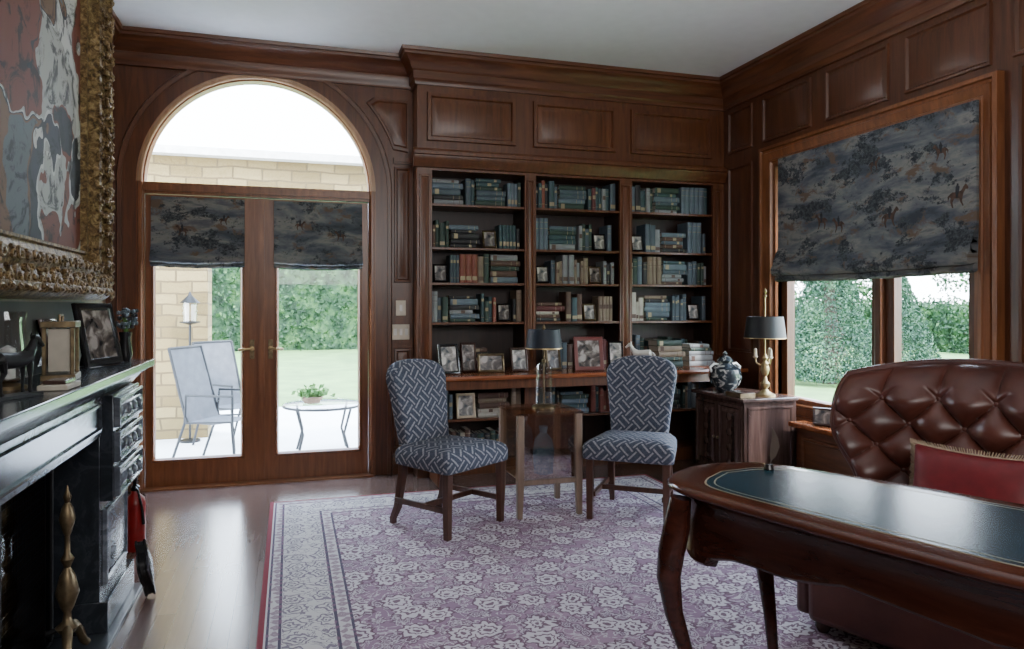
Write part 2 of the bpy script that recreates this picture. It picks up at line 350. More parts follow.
mb.box(acx-.767,acx+.767,YB+.005,YB+.11,2.055,2.135,M['casing']); mb.box(acx-.767,acx+.767,YB-.012,YB+.005,2.075,2.115,M['casing']); trim(mb)
disc=[(acx+.76*math.cos(pi*i/40),2.14+.76*math.sin(pi*i/40)) for i in range(41)]
w=st(MB().slab(disc,lambda u,v,h:(u,YB+.07+h,v),[(0,0),(0,.006)],M['glass']).obj('window_2',smooth=0)); tri(w)
def door(nm,x0,x1,g0,g1,hx,sgn,ast=None):
    zt,zb,g_t,g_b=2.05,.012,2.0,.2
    e=bpy.data.objects.new(nm,None); COL.objects.link(e); e.location=(x0,YB+.06,0); st(e,'glazed wooden french door leaf with brass lever')
    mb=MB(); y0,y1=-.03,.02; X=lambda a:a-x0
    mb.box(0,X(g0),y0,y1,zb,zt,M['casing']).box(X(g1),X(x1),y0,y1,zb,zt,M['casing']).box(X(g0),X(g1),y0,y1,zb,g_b,M['casing']).box(X(g0),X(g1),y0,y1,g_t,zt,M['casing'])
    if ast: mb.box(X(ast[0]),X(ast[1]),-.042,-.0305,zb,zt,M['casing'])
    mb.rect_rings(lambda u,v,h:(X(u),-.03-h,v),g0-.02,g1+.02,g_b-.02,g_t+.02,[(0,0),(.004,.008),(.014,.008),(.02,0),(.026,-.02)],M['casing'],cap=False)
    mb.obj('door_frame',e)
    MB().box(X(g0)-.002,X(g1)+.002,-.006,0,g_b-.002,g_t+.002,M['glass']).obj('glass_pane',e,smooth=0)
    h=MB(); h.box(hx-x0-.016,hx-x0+.016,-.036,-.03,.89,1.03,M['brass'])
    h.tube([(hx-x0,-.03,.965),(hx-x0,-.075,.965),(hx-x0+sgn*.02,-.082,.965),(hx-x0+sgn*.09,-.08,.96)],.009,M['gold'],8); h.lathe([(0,0),(.018,.002),(.018,.01),(0,.012)],M['gold'],12,Matrix.Translation((hx-x0,-.036,.965))@Matrix.Rotation(pi/2,4,'X'))
    h.obj('door_handle',e,bevel=.002)
door('door_1',-.960,-.200,-.903,-.335,-.262,-1,(-.222,-.178))
door('door_2',-.196,.564,-.085,.495,-.135,1)
st(MB().box(-.998,.602,YB-.06,YB+.2,0,.011,M['casing']).obj('trim_30'))
RP=[(0,0),(.004,.014),(.018,.016),(.028,.002),(.032,.002),(.06,.014)]
def panels(conv,rects,mat):
    mb=MB()
    for r in rects: mb.rect_rings(conv,*r,RP,mat)
    trim(mb)
panels(BW(YB),[(.755,.885,.2,.95),(.755,.885,1.45,2.33)],M['wall'])
sp=[(.60,2.84),(.86,2.84),(.86,2.44)]+[(acx+1.0*math.cos(math.radians(a)),azs+1.0*math.sin(math.radians(a))) for a in (19,23,27,31,35,39,42)]
mb=MB()
mb.loft([[((x-.79)*k_+.79,YB-h_,(z-2.68)*k_+2.68) for x,z in sp] for k_,h_ in((1,0),(.97,.014),(.86,.015),(.80,.003),(.74,.004),(.55,.012))],M['wall'],True,False,True); w=trim(mb); tri(w)
mb=MB().box(.75,.885,YB-.028,YB,2.365,2.395,M['wall']).box(.75,.885,YB-.018,YB,2.35,2.365,M['wall']); trim(mb)
BP=[(0,0),(.022,0),(.022,.12),(.014,.135),(.008,.15),(0,.15)]
st(MB().prof(BW(YB),BP,.745,.9,M['wallh']).obj('baseboard_back')); st(MB().prof(RW(XR),BP,-2.2,5.3,M['wallh']).obj('baseboard_right')); st(MB().prof(LW(XL),BP,4.0,YB,M['wallh']).obj('baseboard_left'))
R=RW(XR)
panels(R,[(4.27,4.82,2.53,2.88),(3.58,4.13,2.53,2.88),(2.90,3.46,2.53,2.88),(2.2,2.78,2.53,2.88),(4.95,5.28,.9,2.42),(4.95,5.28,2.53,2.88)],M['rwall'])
panels(R,[(3.95,4.9,.17,.40),(2.95,3.85,.17,.40)],M['wallh'])
CW=[(0,0),(.002,.05),(.025,.055),(.03,.035),(.045,.03),(.05,.04),(.10,.025),(.105,.035),(.12,.035),(.13,.018),(.16,.015),(.17,-.0),(.17,-.04)]
trim(MB().rect_rings(R,WY0-.17,WY1+.17,WZ0-.03,WZ1+.12,CW,M['casing'],cap=False))
trim(MB().rect_rings(R,1.1,2.72,WZ0-.03,WZ1+.12,[(0,0),(.002,.05),(.025,.055),(.03,.035),(.045,.03),(.05,.04),(.10,.025),(.105,.035),(.12,.035),(.13,.01),(.3,.01)],M['rwall'],cap=True))
st(MB().box(3.30,3.53,2.75,4.27,.44,.474,M['counter']).obj('trim_31',bevel=.008))
st(MB().box(3.36,3.5,2.75,4.25,0,.44,M['wallh']).obj('trim_32'))
panels(RW(3.36),[(2.85,3.5,.1,.38),(3.58,4.20,.1,.38)],M['wallh'])
def casement(nm,y0,y1):
    e=bpy.data.objects.new(nm,None); COL.objects.link(e); e.location=(XR+.06,y0,WZ0); st(e,'wood framed casement window')
    a,b,h=0,y1-y0,WZ1-WZ0; f=.065; mb=MB()
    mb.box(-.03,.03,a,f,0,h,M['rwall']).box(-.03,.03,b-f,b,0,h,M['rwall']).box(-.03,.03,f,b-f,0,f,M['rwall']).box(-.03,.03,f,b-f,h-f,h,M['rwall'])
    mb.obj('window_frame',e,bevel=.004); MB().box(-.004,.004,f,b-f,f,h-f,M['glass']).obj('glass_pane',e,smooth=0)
casement('window_1',WY0,3.64); casement('window_3',3.69,WY1)
st(MB().box(XR-.01,XR+.14,3.641,3.689,WZ0,WZ1,M['rwall']).obj('trim_33',bevel=.005))
for z,wd in ((1.257,.075),(1.075,.13)):
    mb=MB().box(-wd/2,wd/2,-.006,0,-.058,.058,M['plate'])
    for k in range(1 if wd<.1 else 3):
        xx=0 if wd<.1 else (-.042+.042*k); mb.box(xx-.011,xx+.011,-.011,-.005,-.025,.025,M['white'])
    tag(mb.obj('light_switch',loc=(.805,YB-.0165,z),bevel=.002),'cream light switch plate on the wood panelling','light switch')
st(MB().box(.74,.87,YB-.016,YB,.99,1.34,M['wall']).obj('trim_34'))
# ---------------------------------------------------------------- bookcase
bx=thing('bookcase','built-in mahogany bookcase with three open bays and panelled frieze','bookcase',(2.2,YC,0))
OX,OY=-2.2,-YC
def lb(mb,x0,x1,y0,y1,z0,z1,m): return mb.box(x0+OX,x1+OX,y0+OY,y1+OY,z0,z1,m)
bays=[(1.01,1.736),(1.826,2.54),(2.647,3.395)]
mb=MB()
for a,b in ((.9,1.01),(1.736,1.826),(2.54,2.647),(3.395,3.498)):
    lb(mb,a,b,YC,YC+.03,0,2.283,M['case']); lb(mb,a,b,YC+.03,5.66,0,2.283,M['case_shaded'] if a>.95 else M['case'])
lb(mb,.9,3.498,5.66,5.698,0,2.283,M['case_shaded']); lb(mb,.9,3.498,YC,5.66,2.283,H-.001,M['case'])
for a,b in bays: lb(mb,a,b,YC,5.66,0,.1,M['case'])
cvl=lambda u,v,h:(u+OX,-h,v)
for a,b in ((.9,1.01),(1.736,1.826),(2.54,2.647),(3.395,3.498)):
    mb.rect_rings(cvl,a+.012,b-.012,.85,2.25,[(0,0),(.006,.008),(.014,.008),(.02,.001),(.024,.001),(.03,.006)],M['case'])
mb.obj('bookcase_body',bx)
mb=MB(); mb.prof(cvl,[(0,2.30),(.02,2.305),(.03,2.33),(.05,2.36),(.055,2.385),(.07,2.39),(.07,2.415),(.03,2.42),(.02,2.44),(0,2.44)],.87,3.498,M['case'])
mb.obj('cornice',bx)
for a,b in ((.97,1.66),(1.80,2.50),(2.63,3.38)):
    MB().rect_rings(cvl,a,b,2.50,2.86,[(0,0),(.005,.02),(.03,.022),(.04,.004),(.045,.004),(.085,.02)],M['case']).obj('frieze_panel',bx)
SH=[2.02,1.695,1.43,1.132]
for a,b in bays:
    for z in SH+[.40]:
        mb=MB(); lb(mb,a+.001,b-.001,YC+.01,5.659,z,z+.018,M['case']); mb.obj('shelf',bx,bevel=.002)
mb=MB(); lb(mb,.97,3.46,4.97,5.655,.745,.78,M['counter']); mb.prof(lambda a,z,o:(a+OX,4.97+OY-o,z),[(0,.745),(.012,.75),(.018,.765),(.012,.78),(0,.78)],.97,3.46,M['counter'])
mb.obj('countertop',bx)
mb=MB(); lb(mb,.99,1.03,5.03,YC,0,.744,M['case']); mb.obj('side_panel',bx,bevel=.003)
mb=MB(); lb(mb,1.03,3.42,5.02,5.05,.68,.744,M['case']); mb.obj('apron',bx)
# ---------------------------------------------------------------- books
BC={'blue-grey':(.060,.085,.105),'teal':(.030,.062,.070),'tan':(.19,.14,.095),'brown':(.08,.04,.027),'cream':(.38,.35,.29),'dark green':(.022,.044,.034),'maroon':(.09,.018,.018),'black':(.015,.015,.017),'slate blue':(.10,.135,.165),'grey':(.20,.21,.215),'rust red':(.20,.055,.035)}
for k,c in BC.items(): M['bk'+k]=P('book_cloth_'+k.replace(' ','_'),c,.6)
M['goldd']=P('dull_spine_gilding',(.28,.23,.14),.5,.3)
bkm={}
SZ=[(.028,.20,.15),(.035,.225,.165),(.046,.215,.16),(.031,.18,.13),(.024,.19,.14),(.041,.235,.17),(.027,.165,.12)]
def book_proto(ck,si):
    if (ck,si) in bkm: return bkm[(ck,si)]
    t,h,d=SZ[si]; m=M['bk'+ck]; mb=MB(); e=.003
    mb.box(-t/2,-t/2+e,0,d,0,h,m).box(t/2-e,t/2,0,d,0,h,m)
    r=[(-t/2+e,0),(-t/2,0),(-t/2+.004,-.004),(0,-.0065),(t/2-.004,-.004),(t/2,0),(t/2-e,0)]
    mb.loft([[(x,y,0) for x,y in r],[(x,y,h) for x,y in r]],m,True,True,True)
    mb.box(-t/2+e,t/2-e,.0005,d-.004,.004,h-.004,M['pages'])
    acc=M['goldd'] if ck not in('cream','tan','grey') else M['bkbrown']
    for z0,z1 in (((.03,.033),(h-.055,h-.035)),((h-.03,h-.027),(h-.075,h-.072)),((.02,.05),),((h*.5,h*.5+.03),(.02,.022)))[si%4]:
        mb.box(-t/2+.004,t/2-.004,-.0072,-.0045,z0,z1,acc)
    ob=mb.obj('book',smooth=50); me=ob.data; bpy.data.objects.remove(ob); bkm[(ck,si)]=me; return me
NBK=[0]
def book(ck,si,x,y,z,mode,grp,sz=1,rz=0,tilt=0):
    if NBK[0]>=296: return
    NBK[0]+=1
    ob=bpy.data.objects.new('book',book_proto(ck,si)); COL.objects.link(ob); ob.location=(x,y,z); ob.scale=(1,1,sz)
    ob.rotation_euler=(0,pi/2,rz) if mode=='flat' else (0,tilt,rz)
    ob['label']=f"{ck} cloth-bound book {'lying in a stack' if mode=='flat' else 'standing'} on shelf"; ob['category']='book'; ob['group']=grp
keys=list(BC)
NS=len(SZ)
def run(x,x1,z,hmax,cks,grp,y=5.40,uni=False):
    si0=random.randrange(NS); ck0=random.choice(cks)
    while True:
        if not uni and random.random()<.12: ck0=random.choice(keys)
        si=si0 if uni or random.random()<.4 else random.randrange(NS); ck=ck0 if uni or random.random()<.45 else random.choice(cks)
        t,h,d=SZ[si]
        if x+t>x1: break
        sz=min(1.1,(hmax-.012)/h)*(1 if uni else random.uniform(.78,1))
        sz=min(sz,1.12)
        book(ck,si,x+t/2,y+random.uniform(-.008,.016),z,'up',grp,sz); x+=t+.0012
    return x
def stack(x,z,nn,cks,grp,y=5.40,hm=9):
    zz=z
    for i in range(nn):
        si=random.choice([1,1,2,0,5,4,3]); t,h,d=SZ[si]
        if zz+t>hm: break
        book(random.choice(cks),si,x+random.uniform(0,.02),y,zz+t/2,'flat',grp); zz+=t+.0008
    return x+.258,zz
# ---------------------------------------------------------------- small props
def photo_frame(x,y,z,w,h,fm,label,rz=0,pm='photo1',grp=None):
    e=thing('photo_frame',label,'photo frame',(x,y,z+.0005),rz,grp); tl=math.radians(-12); b=min(w,h)*.14
    cv=lambda u,v,hh:(u,-hh,v)
    f=MB().rect_rings(cv,-w/2,w/2,0,h,[(0,-.012),(0,.0),(.003,.006),(b*.5,.009),(b*.9,.004),(b,0)],fm,cap=False)
    f.box(-w/2,w/2,.006,.012,0,h,M['black']); f.obj('frame_moulding',e,rot=(tl,0,0),loc=(0,0,.0028))
    MB().box(-w/2+b*.9,w/2-b*.9,-.002,.006,b*.9,h-b*.9,M[pm]).obj('photograph',e,rot=(tl,0,0),smooth=0,loc=(0,0,.0028))
    s=math.sin(-tl)*h*.75; MB().loft([[(-.02,s,h*.70),(.02,s,h*.70),(.02,s+.004,h*.70),(-.02,s+.004,h*.70)],[(-.03,s+h*.2,0),(.03,s+h*.2,0),(.03,s+h*.2+.004,0),(-.03,s+h*.2+.004,0)]],M['black'],True,True,True).obj('easel_leg',e,smooth=0)
    return e
def horse(x,y,z,sc,mat,label,rz=0,base=True):
    mb=MB()
    mb.tube([(-.10,0,.15),(-.085,0,.155),(-.03,0,.15),(.04,0,.148),(.085,0,.16),(.10,0,.165)],[.012,.035,.036,.033,.034,.015],mat,12)
    mb.tube([(.075,0,.16),(.11,0,.20),(.125,0,.235)],[.03,.02,.014],mat,10)
    mb.tube([(.115,0,.245),(.135,0,.24),(.165,0,.215),(.178,0,.205)],[.012,.018,.011,.009],mat,10)
    for s in(-1,1):
        mb.tube([(.118,s*.008,.25),(.12,s*.01,.268)],[.006,.001],mat,6)
        mb.tube([(.075,s*.017,.14),(.078,s*.018,.075),(.075,s*.018,.02),(.08,s*.018,.006)],[.016,.008,.006,.009],mat,8)
        mb.tube([(-.085,s*.018,.145),(-.075,s*.02,.10),(-.10,s*.02,.065),(-.093,s*.02,.02),(-.088,s*.02,.006)],[.02,.012,.008,.006,.009],mat,8)
    mb.tube([(-.105,0,.165),(-.13,0,.14),(-.14,0,.07)],[.008,.012,.003],mat,8)
    if base: mb.box(-.13,.13,-.04,.04,-.012,.002,mat)
    ob=tag(mb.obj('horse_figurine',loc=(x,y,z+.0125*sc),rot=(0,0,rz)),label,'figurine'); ob.scale=(sc,)*3; return ob
def vase(x,y,z,prof,mat,label,cat='vase'):
    return tag(MB().lathe(prof,mat,20).obj('vase' if cat=='vase' else cat,loc=(x,y,z)),label,cat)
BL=['blue-grey','slate blue','teal','grey','blue-grey','dark green','black']; TN=['tan','cream','brown','tan','grey']; MX=keys; DK=['black','brown','dark green','teal','maroon','blue-grey']
rows=[2.0395,1.7145,1.4495,1.1515]; hms=[.235,.29,.24,.27]
def frm(x,z,pm='photo2',w=.11,h=.14): photo_frame(x,5.40,z,w,h,M['black'] if random.random()<.6 else M['brass'],'small framed photograph standing on bookcase shelf',0,pm)
plans={(0,0):'SRSR',(0,1):'RSFR',(0,2):'FRURS',(0,3):'RSRF',(1,0):'RSR',(1,1):'RSRF',(1,2):'FRTRF',(1,3):'SRFT',(2,0):'RSR',(2,1):'FRSR',(2,2):'RTSR',(2,3):'RSRF'}
for bi,(a,b) in enumerate(bays):
    for ri,z in enumerate(rows):
        g='books on bookcase shelf'; hm=hms[ri]; x=a+.010; top=z+hm
        plan=plans[(bi,ri)]
        pal={0:BL,1:BL+['brown'],2:BL+['tan','brown'],3:BL+['tan','cream']}[ri] if bi!=1 else {0:DK+BL,1:BL,2:BL+TN,3:DK+TN}[ri]
        fixed=sum({'S':.262,'F':.14}.get(ch,0) for ch in plan); nv=sum(ch in 'RTU' for ch in plan); seg=max(.06,(b-a-.03-fixed)/max(1,nv))
        for ch in plan:
            if ch=='F':
                if x+.13<b: frm(x+.065,z,random.choice(['photo1','photo2'])); x+=.135
            elif ch=='S':
                if x+.265<b: x,_=stack(x,z,random.randint(5,7),pal,g,hm=top-.02)
            elif ch=='T': x=run(x,min(x+seg,b-.01),z,hm,TN,g,uni=True)
            elif ch=='U': x=run(x,min(x+.16,b-.01),z,hm*.95,['rust red'],g,uni=True)
            else: x=run(x,min(x+seg,b-.012),z,hm,pal,g,uni=random.random()<.3)
        if b-x>.275: x,_=stack(x+.002,z,5,pal,g,hm=top-.01)
        if b-x>.04: run(x+.002,b-.010,z,hm,pal,g)
CT=.7805
photo_frame(1.10,5.12,CT,.16,.22,M['black'],'black framed portrait photograph on the bookcase counter',.25,'photo2')
x,_=stack(1.25,CT,5,DK+['dark green'],'books stacked on counter',y=5.40); photo_frame(1.42,5.18,CT,.2,.14,M['brass'],'brass framed photograph on the bookcase counter',-.1,'photo1')
photo_frame(1.65,5.20,CT,.14,.18,M['darkwood'],'wooden framed photograph on the bookcase counter',.1,'photo2')
photo_frame(2.17,5.10,CT,.23,.26,P('dark_red_frame',(.13,.025,.02),.35),'red framed photograph on the bookcase counter',-.12,'photo1')
photo_frame(2.42,5.16,CT,.12,.22,M['black'],'slim black framed photograph on the counter',-.2,'photo2')
photo_frame(1.93,5.22,CT,.13,.17,M['brass'],'small brass framed photograph on the bookcase counter',.15,'photo1')
photo_frame(1.27,5.25,CT,.12,.22,M['darkwood'],'dark wooden framed photograph on the bookcase counter',.0,'photo1')
horse(2.64,5.16,CT,.75,M['white'],'small white ceramic horse figurine on the counter',2.4)
stack(2.80,CT,5,['dark green','tan','grey','teal'],'books stacked on counter',y=5.22); stack(3.10,CT,5,['cream','dark green','grey','brown'],'books stacked on counter',y=5.24)
run(1.98,2.5,CT,.3,DK,'books on counter',y=5.42); run(2.70,3.35,CT,.3,TN+BL,'books on counter',y=5.45)
for bi,(a,b) in enumerate(bays):
    g='books on lower bookcase shelf'
    x=a+.02
    if bi==0:
        photo_frame(a+.27,5.38,.4185,.15,.19,M['cream'],'cream framed photograph on lower bookcase shelf',0,'photo2'); run(a+.02,a+.18,.4185,.25,BL,g)
        x=a+.36; x,_=stack(x,.4185,5,['cream','tan','brown'],g,hm=.7); run(x+.01,b-.01,.4185,.27,TN,g)
    else:
        x=run(x,x+.2,.4185,.26,BL,g); x,_=stack(x+.01,.4185,5,BL+['cream'],g,hm=.68); run(x+.01,b-.02,.4185,.27,MX,g)
for bi in (0,2):
    a,b=bays[bi]; run(a+.04,b-.02,.1005,.25,DK,'books on lower bookcase shelf')
# ---------------------------------------------------------------- roman shades
HP=[(-.5,.30),(-.42,.42),(-.36,.45),(-.28,.36),(-.18,.22),(0,.18),(.2,.2),(.3,.15),(.42,.05),(.40,-.15),(.34,.02),(.28,.0),(.30,-.18),(.22,-.4),(.16,-.4),(.2,-.2),(.12,-.05),(-.1,-.06),(-.14,-.2),(-.24,-.38),(-.29,-.36),(-.22,-.2),(-.24,-.02),(-.28,.12),(-.38,.26),(-.46,.24)]
RD=[(-.08,.15),(-.12,.38),(-.07,.42),(-.07,.5),(.0,.52),(.02,.44),(.06,.36),(.07,.17),(.03,-.02),(-.03,-.02)]
def shade(name,conv,a0,a1,z0,z1,mat,label,folds,prints,fs=1):
    nf=folds; zf=z0+(.035*nf+.03)*fs
    out=[(.0,z1),(.018,z1),(.018,z1-.02),(.018,zf+.06)]
    z=zf
    for k in range(nf):
        o=.022+.02*k; out+=[(o,z+.02*fs),(o+.018,z),(o+.020,z-.022*fs),(o+.000,z-.034*fs),(.010,z-.026*fs)]; z-=.036*fs
    out+=[(.04,z+.0),(.045,z0+.012),(.03,z0),(.01,z0+.01),(.004,zf),(0,zf+.1)]
    N=24; rings=[]
    for i in range(N+1):
        a=a0+(a1-a0)*i/N; w=math.sin(pi*i/N)*.012+.002*math.sin(i*1.7)
        rings.append([conv(a,zz-(w if zz<zf+.05 else 0),o*(1 if zz>zf+.05 else 1-.15*math.sin(pi*i/N)+.08*math.sin(i*2.1))) for o,zz in out])
    mb=MB().loft(rings,mat,True,True,True)
    for a,z,s,fl in prints:
        cv=lambda u,v:conv(a+fl*u*s,z+v*s,.0192)
        mb.poly(HP,cv,M['horsep']); mb.poly(RD,lambda u,v:conv(a+fl*u*s,z+v*s,.0198),M['riderp'])
    ob=mb.obj(name,smooth=50)
    return tag(ob,label,'blind')
shade('roman_shade',BW(YB+.021),-.922,-.312,1.55,2.035,M['toilex'],'dark toile fabric roman shade hanging on the glazed door',3,[(-.72,1.80,.09,1),(-.45,1.88,.08,-1)],.9)
shade('roman_shade',BW(YB+.021),-.110,.518,1.55,2.035,M['toilex'],'dark toile fabric roman shade hanging on the glazed door',3,[(.07,1.86,.08,-1),(.36,1.79,.09,1)],.9)
shade('roman_shade',RW(XR-.058),2.925,4.54,1.45,2.35,M['toiley'],'wide dark toile fabric roman shade with landscape print over window',3,[(4.08,1.84,.13,-1),(3.92,1.80,.12,-1),(3.62,2.14,.10,1),(3.50,1.80,.14,1),(3.14,2.12,.11,-1),(3.04,1.86,.14,1)],1.5)
# ---------------------------------------------------------------- rug
tag(MB().box(RX0,RX1,RY0,RY1,.0005,.012,M['rug']).obj('rug',smooth=0),'large mauve and cream persian rug with floral field','rug')
ZR=.013
# ---------------------------------------------------------------- upholstered side chairs
def side_chair(x,y,rz,lab):
    e=thing('side_chair',lab,'chair',(x,y,ZR),rz,'upholstered side chairs')
    sq=[]
    for (cx,cy,a0) in ((.235,-.20,-90),(.20,.19,0),(-.20,.19,90),(-.235,-.20,180)):
        for k in range(6):
            a=math.radians(a0+18*k); sq.append((cx+.035*math.cos(a),cy+.035*math.sin(a)))
    MB().slab(sq,lambda u,v,h:(u,v,h),[(.02,.355),(.004,.36),(0,.38),(0,.425),(.012,.445),(.04,.462),(.09,.475),(.16,.482)],M['fab']).obj('seat',e,smooth=60)
    ol=[]
    for k in range(9):
        t=k/8; ol.append((.178+.045*t**1.2,.44+.38*t))
    top=[(.223*math.cos(a)**.75 if math.cos(a)>0 else 0,.82+.12*math.sin(a)**.85) for a in [pi/2*k/10 for k in range(1,11)]]
    half=ol+top; out=half+[(-p[0],p[1]) for p in reversed(half[:-1])]
    rk=lambda u,v,h:(u,.205+(v-.44)*.20-h-.02*(u/.235)**2,v)
    MB().slab(out,rk,[(.06,-.048),(.015,-.045),(0,-.03),(0,.02),(.012,.034),(.04,.042),(.09,.05),(.15,.054)],M['fab']).obj('backrest',e,smooth=60)
    for sx in(-1,1):
        MB().tube([(sx*.225,-.195,.365),(sx*.225,-.195,.0)],[.030,.024],M['legwood'],4,square=True).obj('leg',e,bevel=.003)
        MB().tube([(sx*.175,.20,.46),(sx*.18,.20,.30),(sx*.187,.235,.10),(sx*.19,.27,.03),(sx*.19,.27,0)],[.028,.028,.026,.022,.022],M['legwood'],4,square=True).obj('leg',e,bevel=.003)
        MB().box(sx*.205-.010,sx*.205+.010,-.185,.235,.13,.16,M['legwood']).obj('stretcher',e,bevel=.002)
    MB().box(-.20,.20,.0,.02,.13,.16,M['legwood']).obj('stretcher',e,bevel=.002)
    return e
side_chair(.885,4.14,math.atan2(.57,.82),'blue and cream woven-pattern upholstered chair by the glass door')
side_chair(2.0,4.02,math.atan2(-.6,.8),'blue and cream woven-pattern upholstered chair by the bookcase')
# ---------------------------------------------------------------- side table
t=thing('side_table','pale side table with translucent box body and wooden legs','table',(1.49,4.30,ZR),.0)
w=.185
for sx in(-1,1):
    for sy in(-1,1):
        MB().tube([(sx*w,sy*w,.61),(sx*w,sy*w,.25),(sx*(w+.005),sy*(w+.005),.0)],[.028,.030,.022],M['tablewood'],4,square=True).obj('leg',t,bevel=.002)
MB().box(-w-.025,w+.025,-w-.025,w+.025,.611,.624,M['tanglass']).obj('glass_top',t,smooth=0)
MB().box(-w+.022,w-.022,-w+.022,w-.022,.20,.212,M['tablewood']).box(-w+.018,w-.018,-w-.01,-w+.008,.195,.225,M['tablewood']).box(-w+.018,w-.018,w-.008,w+.01,.195,.225,M['tablewood']).obj('lower_shelf',t)
for a in ((-w+.020,w-.020,-w-.003,-w+.003),(-w+.020,w-.020,w-.003,w+.003),(-w-.003,-w+.003,-w+.020,w-.020),(w-.003,w+.003,-w+.020,w-.020)):
    MB().box(*a,.228,.609,M['tanglass']).obj('glass_panel',t,smooth=0)
vase(1.51,4.28,ZR+.213,[(.03,0),(.06,.01),(.068,.15),(.055,.22),(.022,.26),(.03,.30)],M['blueglass'],'blue glass vase inside the side table')
L=thing('table_lamp','glass and brass table lamp with black shade on side table','lamp',(1.52,4.30,ZR+.6245),0)
MB().lathe([(.075,0),(.075,.012),(.055,.018),(.05,.022)],M['brass'],24).obj('lamp_base',L)
MB().lathe([(.03,.022),(.055,.03),(.056,.06),(.052,.2),(.056,.26),(.04,.28),(.012,.285)],M['clear'],20).obj('lamp_body',L)
MB().lathe([(.006,.022),(.006,.28),(.014,.286),(.014,.30),(.006,.305),(.006,.49),(.012,.495),(.004,.52)],M['brass'],10).obj('lamp_stem',L)
def shd(L,r0,r1,z0,z1,m):
    MB().loft([[(r*math.cos(2*pi*j/32),r*math.sin(2*pi*j/32),z) for j in range(32)] for r,z in((r0,z0),(r1,z1),(r1-.003,z1),(r0-.003,z0))],m).obj('lamp_shade',L)
    MB().loft([[(r*math.cos(2*pi*j/32),r*math.sin(2*pi*j/32),z) for j in range(32)] for r,z in((r0+.0015,z0),(r0+.0005,z0+.006),(r0-.002,z0+.006),(r0-.002,z0))],M['gold']).obj('shade_trim',L)
shd(L,.115,.10,.37,.49,M['navy'])
# ---------------------------------------------------------------- chest
c=thing('cabinet','black carved low cabinet with paired doors under the window','cabinet',(3.2,4.65,0))
mb=MB(); X0,X1,Y0,Y1=-.22,.22,-.33,.32
mb.box(X0+.015,X1,Y0+.015,Y1-.015,.051,.605,M['darkwood']).box(X0,X1,Y0,Y1,0,.05,M['darkwood'])
cvs=lambda u,v,h:(u,Y0+.015-h,v); mb.rect_rings(cvs,X0+.04,X1-.03,.1,.57,[(0,-.002),(0,.004),(.005,.009),(.015,.009),(.02,.003)],M['darkwood']); mb.obj('cabinet_body',c)
MB().box(X0-.015,X1,Y0-.015,Y1+.01,.606,.632,M['darkwood']).obj('cabinet_top',c,bevel=.006)
for a,b in ((Y0+.03,-.01),(.0,Y1-.03)):
    mb=MB().rect_rings(lambda u,v,h:(X0+.015-h,u,v),a,b,.08,.58,[(0,0),(0,.014),(.02,.018),(.03,.008),(.05,.008),(.06,.018),(.075,.018),(.085,.01)],M['darkwood'])
    for k in range(4): mb.sphere((X0,(a+b)/2,.16+.11*k),.03,M['darkwood'],10,sc=(.4,1,1))
    d=mb.obj('door',c)
    MB().sphere((X0-.012,b-.02 if b<.1 else a+.02,.32),.011,M['brass'],10).obj('knob',d)
CZ=.6325
L=thing('table_lamp','brass candelabra table lamp with black shade on cabinet','lamp',(3.24,4.44,CZ))
MB().lathe([(.07,0),(.07,.012),(.05,.02),(.03,.035),(.018,.05),(.03,.07),(.034,.09),(.016,.11),(.012,.14),(.022,.155),(.03,.19),(.022,.23),(.012,.25),(.02,.27),(.01,.29),(.008,.30)],M['gold'],20).obj('lamp_base',L)
for k in range(3):
    a=2*pi*k/3+.5; ca,sa=math.cos(a),math.sin(a)
    mb=MB().tube([(0,0,.24),(ca*.03,sa*.03,.22),(ca*.06,sa*.06,.235),(ca*.065,sa*.065,.27)],.005,M['gold'],8); mb.lathe([(.012,.268),(.02,.28),(.012,.285),(.011,.33),(.004,.34)],M['cream'],12,Matrix.Translation((ca*.065,sa*.065,0))); mb.obj('candle_arm',L)
MB().lathe([(.005,.30),(.005,.70),(.014,.71),(.004,.725),(.012,.745),(.002,.77)],M['gold'],10).obj('lamp_stem',L)
shd(L,.145,.125,.41,.565,M['blackshade'])
n=NT('blue_glaze'); f=n.noise(n.co,20,4,.6,1); n.col(n.ramp(f,[(.4,(.015,.020,.026)),(.55,(.04,.05,.058)),(.62,(.38,.37,.33))])); M['glaze']=n.p(.2)
J=thing('ginger_jar','dark and white glazed lidded ginger jar with handles on cabinet','jar',(3.11,4.74,CZ))
MB().lathe([(.055,0),(.06,.01),(.10,.05),(.122,.11),(.112,.17),(.06,.205),(.05,.218),(.058,.226)],M['glaze'],28).obj('jar_body',J)
MB().lathe([(.060,.226),(.060,.236),(.04,.258),(.014,.272),(.02,.286),(.002,.304)],M['glaze'],24).obj('jar_lid',J)
for s in(-1,1): MB().tube([(s*.055,0,.205),(s*.095,0,.212),(s*.128,0,.185),(s*.115,0,.15)],.008,M['white'],8).obj('jar_handle',J)
tag(MB().box(-.06,.06,-.09,.09,0,.03,M['brass']).box(-.055,.055,-.085,.085,.03,.034,M['darkwood']).obj('trinket_box',loc=(3.05,4.46,CZ),bevel=.003),'small brass trinket box on the cabinet','box')
photo_frame(3.38,4.02,.4745,.13,.12,M['darkwood'],'small wooden framed photograph on window sill',-.9,'photo2')
